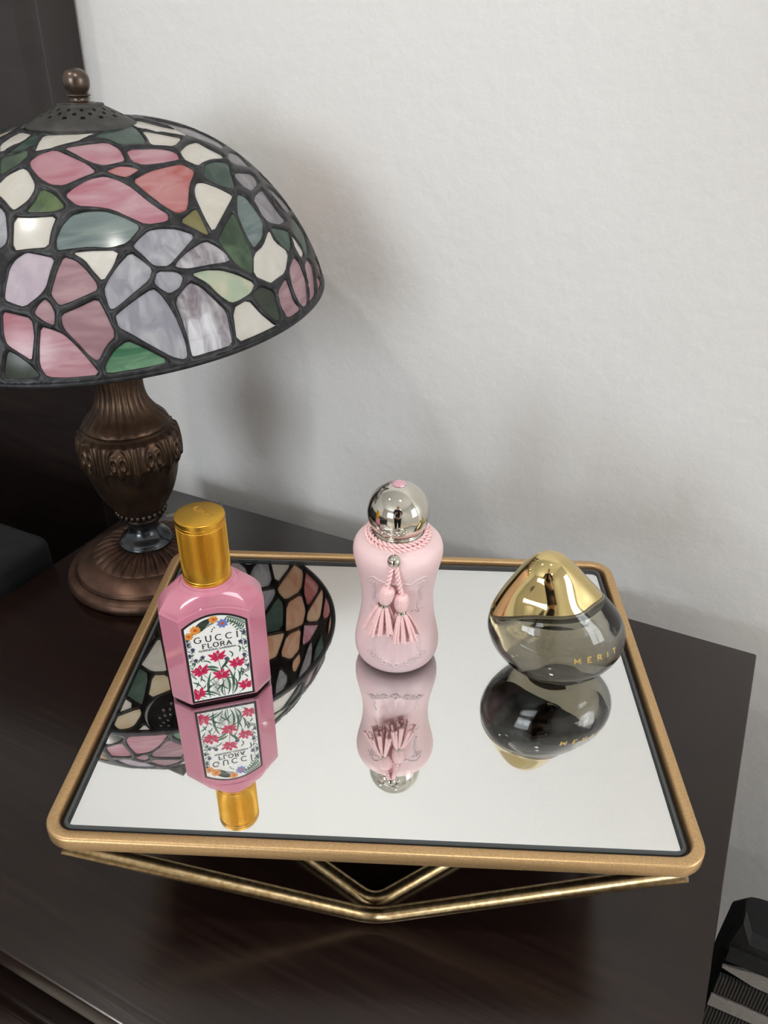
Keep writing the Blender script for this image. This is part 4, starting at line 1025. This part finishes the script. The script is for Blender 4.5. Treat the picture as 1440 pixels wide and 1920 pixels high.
bd = (-.0022, -.0268, .0905)
bm = bmesh.new(); bmesh.ops.create_uvsphere(bm, u_segments=32, v_segments=20, radius=.0041, matrix=Matrix.Translation(bd))
obj('silver_bead', bm, m_chr, db)
def tassel(hx_, hz, lean, swing):
    r0 = dr_at(hz); hp = Vector((hx_, -(r0+.0050), hz))
    top_ = Vector((bd[0]+(.0012 if hx_ > 0 else -.0012), bd[1]-.0020, bd[2]-.0030)); head_top = hp+Vector((0, 0, .0050))
    bm = bmesh.new(); mid_ = (top_+head_top)/2+Vector((0, -.0012, 0))
    twisted(bm, round_path([top_, mid_, head_top], .006), .0017, 2, .0056)
    cd = obj('tassel_cord', bm, m_cord, db, sharp=0)
    root = Vector((lean, .0, -1)).normalized()
    bm = bmesh.new(); q = root.to_track_quat('-Z', 'Y').to_matrix().to_4x4(); Mx = Matrix.Translation(hp) @ q
    prof_ = smooth_prof([(.0008, .0058), (.0026, .0056), (.0040, .0040), (.0044, .0010), (.0042, -.0024), (.0034, -.0050), (.0022, -.0058)], 5)
    lathe(bm, prof_, 60, lambda t, i, r, z: (r*(1+.11*math.sin(9*t+i*1.1)*math.sin(9*t-i*1.1)), z))
    bmesh.ops.transform(bm, matrix=Mx, verts=bm.verts); hd_ = obj('tassel_head', bm, m_cord, cd, sharp=0)
    bm = bmesh.new(); lathe(bm, [(.0024, -.0056), (.0032, -.0058), (.0034, -.0068), (.0032, -.0078), (.0024, -.0080)], 32, cap0=False, cap1=False)
    bmesh.ops.transform(bm, matrix=Mx, verts=bm.verts); obj('silver_ring', bm, m_chr, cd)
    bm = bmesh.new(); random.seed(int(hz*1e5)); base = hp+root*.0074
    ns_ = 44
    for k in range(ns_):
        ring_ = k % 3; a = 2*PI*k/ns_*3.0+.3*ring_; rad = (.0006, .0014, .0022)[ring_]
        off = Vector((math.cos(a)*rad, math.sin(a)*rad, 0)); out = Vector((math.cos(a), math.sin(a)*.55, 0))*(.0022, .0050, .0078)[ring_]*random.uniform(.85, 1.1)+Vector((swing, 0, 0))
        ln = random.uniform(.0205, .0228)
        pts = []
        for s in [j/9 for j in range(10)]:
            p = base+off+out*(s**.75)+Vector((0, 0, -ln*s*(1-.10*(ring_ == 2))))
            rb = dr_at(max(p.z, .012))+.0011; h_ = math.hypot(p.x, p.y)
            if h_ < rb: p.x *= rb/h_; p.y *= rb/h_
            pts.append(p)
        twisted(bm, pts, .00100, 2, .0021, .5, npt=34)
    obj('fringe', bm, m_cord, cd, sharp=0)
tassel(-.0064, .0685, -.25, -.0022)
tassel(.0026, .0626, .0, .0016)

# ------------------------------------------------------------------ smoky glass bottle with sculpted gold cap
MX, MY = .0126, -.2167
m_smoke = mat('smoky_glass', (.97, .97, .97), .0, 0, Transmission_Weight=1, IOR=1.48)
_v = N(m_smoke, 'ShaderNodeVolumeAbsorption'); _v.inputs['Color'].default_value = (.30, .31, .33, 1); _v.inputs['Density'].default_value = 46
L(m_smoke, _v.outputs[0], m_smoke.node_tree.nodes['Material Output'].inputs['Volume'])
m_liq = mat('pale_liquid', (.97, .95, .88), .0, 0, Transmission_Weight=1, IOR=1.36)
_v = N(m_liq, 'ShaderNodeVolumeAbsorption'); _v.inputs['Color'].default_value = (.76, .68, .48, 1); _v.inputs['Density'].default_value = 28
L(m_liq, _v.outputs[0], m_liq.node_tree.nodes['Material Output'].inputs['Volume'])
m_mg = mat('pale_gold_cap', srgb(222, 200, 142), .06, 1.0)
MA = math.atan2(.4465, .8948)
mb = empty('perfume_bottle', 'rounded smoky grey glass perfume bottle with sculpted pale gold cap', 'perfume bottle', (MX, MY, MZ), MA)
MP = [  # z, radius x, radius y, centre x
 (0, .0190, .0175, .004), (.0006, .0212, .0192, .004), (.0030, .0245, .0215, .004), (.0075, .0310, .0258, .0038), (.0135, .0368, .0292, .0034), (.020, .0408, .0313, .0026), (.0270, .0428, .0325, .0016), (.0340, .0430, .0322, .0004),
 (.0410, .0412, .0305, -.0008), (.0480, .0378, .0275, -.0024), (.0550, .0332, .0240, -.0040), (.0620, .0282, .0208, -.0054), (.0690, .0230, .0176, -.0066), (.0760, .0178, .0144, -.0076), (.0820, .0126, .0108, -.0082), (.0862, .0072, .0066, -.0084), (.0880, .0006, .0006, -.0085)]
_mz = np.array([m_[0] for m_ in MP])
def mcat(n=8):
    out = []
    for i in range(len(MP)-1):
        p0, p1, p2, p3 = MP[max(i-1, 0)], MP[i], MP[i+1], MP[min(i+2, len(MP)-1)]
        for k in range(n):
            t = k/n; out.append(tuple(.5*((2*p1[j])+(p2[j]-p0[j])*t+(2*p0[j]-5*p1[j]+4*p2[j]-p3[j])*t*t+(3*p1[j]-p0[j]-3*p2[j]+p3[j])*t**3) for j in range(4)))
    out.append(MP[-1]); return np.array(out)
MC = mcat()
def msurf(t, s, off=0.0):
    """s: fractional row index into MC; t: azimuth; local coordinates"""
    i = s; k = np.arange(len(MC)); z = float(np.interp(i, k, MC[:, 0])); a = float(np.interp(i, k, MC[:, 1])); b = float(np.interp(i, k, MC[:, 2])); c = float(np.interp(i, k, MC[:, 3]))
    # shallow sculpted hollows on the cap
    hol = 0
    if z > .05:
        u = min(1, (z-.05)/.012)*max(0, min(1, (.078-z)/.014)); hol = .0026*u*math.exp(-((((t+PI/2+.62+PI) % (2*PI))-PI)/.5)**2)+.0022*u*math.exp(-((((t+PI/2-.75+PI) % (2*PI))-PI)/.4)**2)
    a -= off+hol; b -= off+hol
    return Vector((c+max(a, .0002)*math.cos(t), max(b, .0002)*math.sin(t), z))
def s_of(z): return float(np.interp(z, MC[:, 0], np.arange(len(MC))))
def zb(t):
    """height of the wavy seam between glass and cap"""
    d = math.degrees(t) % 360      # 270 = viewer
    xs = [0, 60, 120, 180, 210, 240, 270, 300, 330, 360]; ys = [.0585, .0540, .0470, .0425, .0515, .0575, .0588, .0588, .0612, .0585]
    return float(np.interp(d, xs, ys))
_zt = np.array([zb(2*PI*k/360) for k in range(360)]); _ker = np.exp(-(np.arange(-30, 31)/14)**2); _ker /= _ker.sum()
_zt = np.convolve(np.concatenate([_zt[-30:], _zt, _zt[:30]]), _ker, 'same')[30:-30]
def zbs(t): return float(np.interp((math.degrees(t) % 360), np.arange(361), np.append(_zt, _zt[0])))
NT = 128
def msolid(name, s0f, s1f, nrow, off, m, parent, top_round=0.0, bottom_flat=True, offb=0):
    bm = bmesh.new(); rows = []
    for i in range(nrow+1):
        q = i/nrow; row = []
        for k in range(NT):
            t = 2*PI*k/NT; s = s0f(t)+(s1f(t)-s0f(t))*q
            row.append(bm.verts.new(msurf(t, s, off)))
        rows.append(row)
    for a, b in zip(rows[:-1], rows[1:]):
        for k in range(NT): bm.faces.new((a[k], a[(k+1) % NT], b[(k+1) % NT], b[k]))
    return bm, rows
def capfan(bm, row, up, dz=0.0, rings_=5, flip=False):
    """close a wavy ring by concentric rows shrinking to its centre"""
    c = sum((v.co for v in row), Vector())/len(row); prev = row
    for j in range(1, rings_):
        q = j/rings_; nr = [bm.verts.new(v.co.lerp(c, q)+Vector((0, 0, dz*math.sin(q*PI/2)))) for v in row]
        for k in range(len(row)):
            f = (prev[k], prev[(k+1) % NT], nr[(k+1) % NT], nr[k]); bm.faces.new(f if not flip else f[::-1])
        prev = nr
    cv = bm.verts.new(c+Vector((0, 0, dz)))
    for k in range(len(row)):
        f = (prev[k], prev[(k+1) % NT], cv); bm.faces.new(f if not flip else f[::-1])
# liquid chamber inside the thick glass
LQ = [(.0062, .0060, .004), (.0066, .0150, .004), (.0088, .0228, .0036), (.0130, .0290, .003), (.0195, .0338, .0022), (.0275, .0362, .0012), (.0350, .0358, .0000), (.0410, .0338, -.0012), (.0460, .0308, -.0022), (.0490, .0285, -.0028)]
LA = np.array(LQ)
def cr1(col, s):
    i = min(int(s), len(LQ)-2); t = s-i; p0, p1, p2, p3 = LA[max(i-1, 0), col], LA[i, col], LA[i+1, col], LA[min(i+2, len(LQ)-1), col]
    return .5*(2*p1+(p2-p0)*t+(2*p0-5*p1+4*p2-p3)*t*t+(3*p1-p0-3*p2+p3)*t**3)
def chamber(bm, smax, off, flip, wave):
    rows = []
    for s in np.linspace(0, smax, 37):
        z, r, c = cr1(0, s), cr1(1, s)-off, cr1(2, s); row = []
        for k in range(NT):
            t = 2*PI*k/NT; zz = z+(max(0, (z-.034)/.0155)*(zbs(t)-.0545)*.8 if wave else 0)
            row.append(bm.verts.new((c+r*math.cos(t), r*.74*math.sin(t), zz+(off if s == 0 else 0))))
        rows.append(row)
    for a, b in zip(rows[:-1], rows[1:]):
        for k in range(NT):
            f = (a[k], a[(k+1) % NT], b[(k+1) % NT], b[k]); bm.faces.new(f[::-1] if flip else f)
    capfan(bm, rows[-1], True, .0, flip=flip); capfan(bm, rows[0], False, 0, 3, not flip)
bm, rows = msolid('glass', lambda t: 0, lambda t: s_of(zbs(t)-.0007), 44, 0, m_smoke, mb)
capfan(bm, rows[-1], True, -.001); capfan(bm, rows[0], False, .0006, 5, True)
chamber(bm, len(LQ)-1, 0, True, True)
gbdy = obj('glass_body', bm, m_smoke, mb, sharp=50)
bm = bmesh.new(); chamber(bm, 8.5, -.00012, False, False)
obj('liquid', bm, m_liq, gbdy, sharp=50)
bm = bmesh.new(); tube(bm, [(-.001, 0, .010), (0, 0, .030), (-.001, 0, .050)], .0011, 10)
top = len(MC)-1
bm.free()
bm, rows = msolid('cap', lambda t: s_of(zbs(t)), lambda t: top, 48, -.0002, m_mg, mb)
bmesh.ops.contextual_create if False else None
capfan(bm, rows[0], False, .001, 4, True); bm.faces.new(rows[-1])
bmesh.ops.recalc_face_normals(bm, faces=bm.faces[:])
obj('gold_cap', bm, m_mg, mb, sharp=50)
bm = bmesh.new(); _row = [bm.verts.new(msurf(2*PI*k/NT, s_of(zbs(2*PI*k/NT)-.0026), .0016)) for k in range(NT)]
capfan(bm, _row, True, .0)
obj('added_plate', bm, mat('added_plate_beige', srgb(236, 224, 190), .5), gbdy)  # pale plate added to lighten the view up through the glass, no real collar
# raised gold name on the glass
bm = bmesh.new()
def ong(x, y, d):
    s = s_of(y); i = MC[int(s)]; t = -PI/2+x/.041 
    p = msurf(t, s, -max(d, 0)*1.5-.00005); return p
lettering(bm, 'MERIT', .0046, .0345, .0306, .0037, ong, sw=.24, serif=False, thin=1)
obj('gold_lettering', bm, mat('gold_print', srgb(214, 184, 112), .4, .6), gbdy, smooth=False)

# ------------------------------------------------------------------ ceiling lamps
m_em = bpy.data.materials.new('lamp_glow'); m_em.use_nodes = True
b_ = m_em.node_tree.nodes['Principled BSDF']; b_.inputs['Emission Color'].default_value = (1, .86, .68, 1); b_.inputs['Emission Strength'].default_value = 22
for i, (x, y, lb) in enumerate(((-.9, -1.0, 'round recessed ceiling light above the bed'), (.35, -.8, 'round recessed ceiling light above the nightstand'), (1.3, -2.4, 'round recessed ceiling light near the dark door'))):
    t = empty('ceiling_light', lb, 'ceiling light', (x, y, RZ1), group=None)
    bm = bmesh.new(); lathe(bm, [(.045, -.001), (.052, -.008), (.062, -.006), (.064, 0)], 32, cap0=False); obj('rim', bm, m_trim, t)
    ld_ = bpy.data.lights.new('downlight', 'SPOT'); ld_.energy = 34; ld_.spot_size = 2.4; ld_.spot_blend = .6; ld_.shadow_soft_size = .06; ld_.color = (1, .97, .92)
    lo = bpy.data.objects.new('downlight', ld_); C.objects.link(lo); lo.parent = t; lo.location = (0, 0, -.02)
    bm = bmesh.new(); lathe(bm, [(.0445, -.001), (.0445, -.004), (.038, -.006)], 32, cap0=False); obj('diffuser', bm, m_em, t)

# ------------------------------------------------------------------ person taking the picture, with a phone
def skin_fig(name, verts, edges, radii, m, parent=None, sub=2):
    me = bpy.data.meshes.new(name); me.from_pydata(verts, edges, []); o = link(name, me, m, parent, False)
    md = o.modifiers.new('s', 'SKIN'); md.use_smooth_shade = True
    for v, r in zip(me.skin_vertices[0].data, radii): v.radius = (r, r) if not isinstance(r, tuple) else r
    me.skin_vertices[0].data[0].use_root = True
    ss = o.modifiers.new('b', 'SUBSURF'); ss.levels = sub; ss.render_levels = sub
    return o
m_skin = noisy(mat('skin', srgb(205, 160, 135), .5), srgb(208, 164, 140), srgb(198, 150, 126), 30)
m_cloth = noisy(mat('dark_clothes', srgb(38, 38, 44), .9), srgb(34, 34, 40), srgb(46, 46, 52), 80, bump=.3)
m_trs = noisy(mat('dark_trousers', srgb(28, 30, 38), .9), srgb(26, 28, 36), srgb(34, 36, 44), 80)
m_hair = noisy(mat('dark_hair', srgb(30, 24, 20), .5), srgb(26, 20, 16), srgb(44, 34, 28), 60, 3, (1, 1, .1))
PX, PY = .255, -1.09
per = empty('person', 'person in dark clothes standing before the nightstand, holding up a phone', 'person', (PX, PY, RZ0), math.radians(16))
# joints in the person's own frame: +y is forward, z from the floor
hipz, shz = .88, 1.36
R_ = (Matrix.Translation((PX, PY, RZ0)) @ Matrix.Rotation(math.radians(16), 4, 'Z')).inverted()
ph = R_ @ (CAM - _f*.018 - _u*.03)       # phone centre
right_l, up_l, fwd_l = (R_.to_3x3() @ _r), (R_.to_3x3() @ _u), (R_.to_3x3() @ _f)
hr = ph + right_l*.050 - up_l*.035 - fwd_l*.01; hl = ph - right_l*.050 - up_l*.035 - fwd_l*.01
vs = [(0, 0, hipz), (0, .0, 1.02), (0, -.01, 1.18), (0, -.01, 1.33), (0, 0, 1.42), (0, .02, 1.50), (0, .035, 1.58), (0, .03, 1.645),
      (.17, -.01, shz), (.235, .03, 1.12), tuple(hr+Vector((.03, -.06, -.015))), tuple(hr),
      (-.17, -.01, shz), (-.235, .03, 1.12), tuple(hl+Vector((-.03, -.06, -.015))), tuple(hl),
      (.095, 0, .80), (.10, .015, .47), (.105, -.02, .09), (.115, .13, .035), (-.095, 0, .80), (-.10, .015, .47), (-.105, -.02, .09), (-.115, .13, .035)]
ed = [(0, 1), (1, 2), (2, 3), (3, 4), (4, 5), (5, 6), (6, 7), (3, 8), (8, 9), (9, 10), (10, 11), (3, 12), (12, 13), (13, 14), (14, 15), (0, 16), (16, 17), (17, 18), (18, 19), (0, 20), (20, 21), (21, 22), (22, 23)]
ra = [.13, .115, .125, .12, .052, .055, .085, .06, .055, .042, .026, .030, .055, .042, .026, .030, .09, .06, .042, .035, .09, .06, .042, .035]
skin_fig('body', vs, ed, ra, m_skin, per)
skin_fig('shirt', [(0, 0, hipz-.02), (0, .0, 1.02), (0, -.01, 1.18), (0, -.01, 1.34), (.17, -.01, shz), (.235, .03, 1.12), tuple((Vector((.235, .03, 1.12))*.25+(hr+Vector((.03, -.06, -.015)))*.75)), (-.17, -.01, shz), (-.235, .03, 1.12), tuple((Vector((-.235, .03, 1.12))*.25+(hl+Vector((-.03, -.06, -.015)))*.75))],
         [(0, 1), (1, 2), (2, 3), (3, 4), (4, 5), (5, 6), (3, 7), (7, 8), (8, 9)], [.155, .135, .145, .13, .075, .06, .045, .075, .06, .045], m_cloth, per)
skin_fig('trousers', [(0, 0, hipz+.02), (.095, 0, .80), (.10, .015, .47), (.105, -.02, .10), (-.095, 0, .80), (-.10, .015, .47), (-.105, -.02, .10)], [(0, 1), (1, 2), (2, 3), (0, 4), (4, 5), (5, 6)], [.15, .11, .08, .062, .11, .08, .062], m_trs, per)
# fingers wrapped round the phone edges, thumbs on its back side
for s, hp_ in ((1, hr), (-1, hl)):
    vs, ed, ra = [tuple(hp_)], [], [.012]
    for k in range(4):
        b0 = hp_ + up_l*(.030-.017*k) - right_l*s*.002; i0 = len(vs)
        vs += [tuple(b0), tuple(b0+right_l*s*-.006+fwd_l*.016), tuple(b0-right_l*s*.020+fwd_l*.020)]; ed += [(0, i0), (i0, i0+1), (i0+1, i0+2)]; ra += [.0085, .0075, .0065]
    i0 = len(vs); b0 = hp_ + up_l*.020 - fwd_l*.006; vs += [tuple(b0), tuple(b0-right_l*s*.022-fwd_l*.006)]; ed += [(0, i0), (i0, i0+1)]; ra += [.010, .008]
    skin_fig('hand', vs, ed, ra, m_skin, per, 1)
# face and hair
def ball(name, c, s, m, par, rz=0):
    bm = bmesh.new(); bmesh.ops.create_uvsphere(bm, u_segments=24, v_segments=16, radius=1, matrix=Matrix.Translation(c) @ Matrix.Diagonal((*s, 1)))
    return bm
hc = (0, .030, 1.585)
bm = ball('', (hc[0], hc[1]-.018, hc[2]+.030), (.088, .098, .098), m_hair, per)
for v in bm.verts:
    if v.co.y > .055 and v.co.z < 1.625: v.co.y = .055-(v.co.y-.055)*.2
bm2 = bm; bmesh.ops.create_uvsphere(bm2, u_segments=20, v_segments=14, radius=1, matrix=Matrix.Translation((0, -.055, 1.52)) @ Matrix.Diagonal((.085, .045, .13, 1)))
obj('hair', bm2, m_hair, per)
m_eye = mat('eye_dark', srgb(40, 30, 26), .2)
for s in (-1, 1):
    bm = bmesh.new(); bmesh.ops.create_uvsphere(bm, u_segments=12, v_segments=8, radius=.0125, matrix=Matrix.Translation((s*.030, .105, 1.592)))
    obj('eye', bm, m_eye, per)
bm = bmesh.new(); tube(bm, [(0, .104, 1.595), (0, .120, 1.568), (0, .124, 1.557), (0, .108, 1.552)], [.006, .009, .011, .007], 10); obj('nose', bm, m_skin, per)
bm = bmesh.new(); tube(bm, [(-.024, .104, 1.533), (-.010, .112, 1.535), (0, .113, 1.533), (.010, .112, 1.535), (.024, .104, 1.533)], [.002, .005, .0045, .005, .002], 8); obj('mouth', bm, mat('lips', srgb(170, 95, 90), .4), per)
for s in (-1, 1):
    bm = bmesh.new(); bmesh.ops.create_uvsphere(bm, u_segments=12, v_segments=8, radius=1, matrix=Matrix.Translation((s*.088, .018, 1.575)) @ Matrix.Diagonal((.010, .018, .028, 1)))
    obj('ear', bm, m_skin, per)
bm = bmesh.new(); add_box(bm, -.036, .036, -.074, .074, -.004, .004, .0035, 3)
phn = obj('phone', bm, noisy(mat('black_phone', srgb(16, 16, 18), .2), srgb(14, 14, 16), srgb(20, 20, 22), 40))
phn['label'] = 'black phone held upright in both hands of the standing person'; phn['category'] = 'phone'
pc = CAM - _f*.018 - _u*.055
phn.matrix_world = Matrix(((_r.x, _u.x, -_f.x, pc.x), (_r.y, _u.y, -_f.y, pc.y), (_r.z, _u.z, -_f.z, pc.z), (0, 0, 0, 1)))
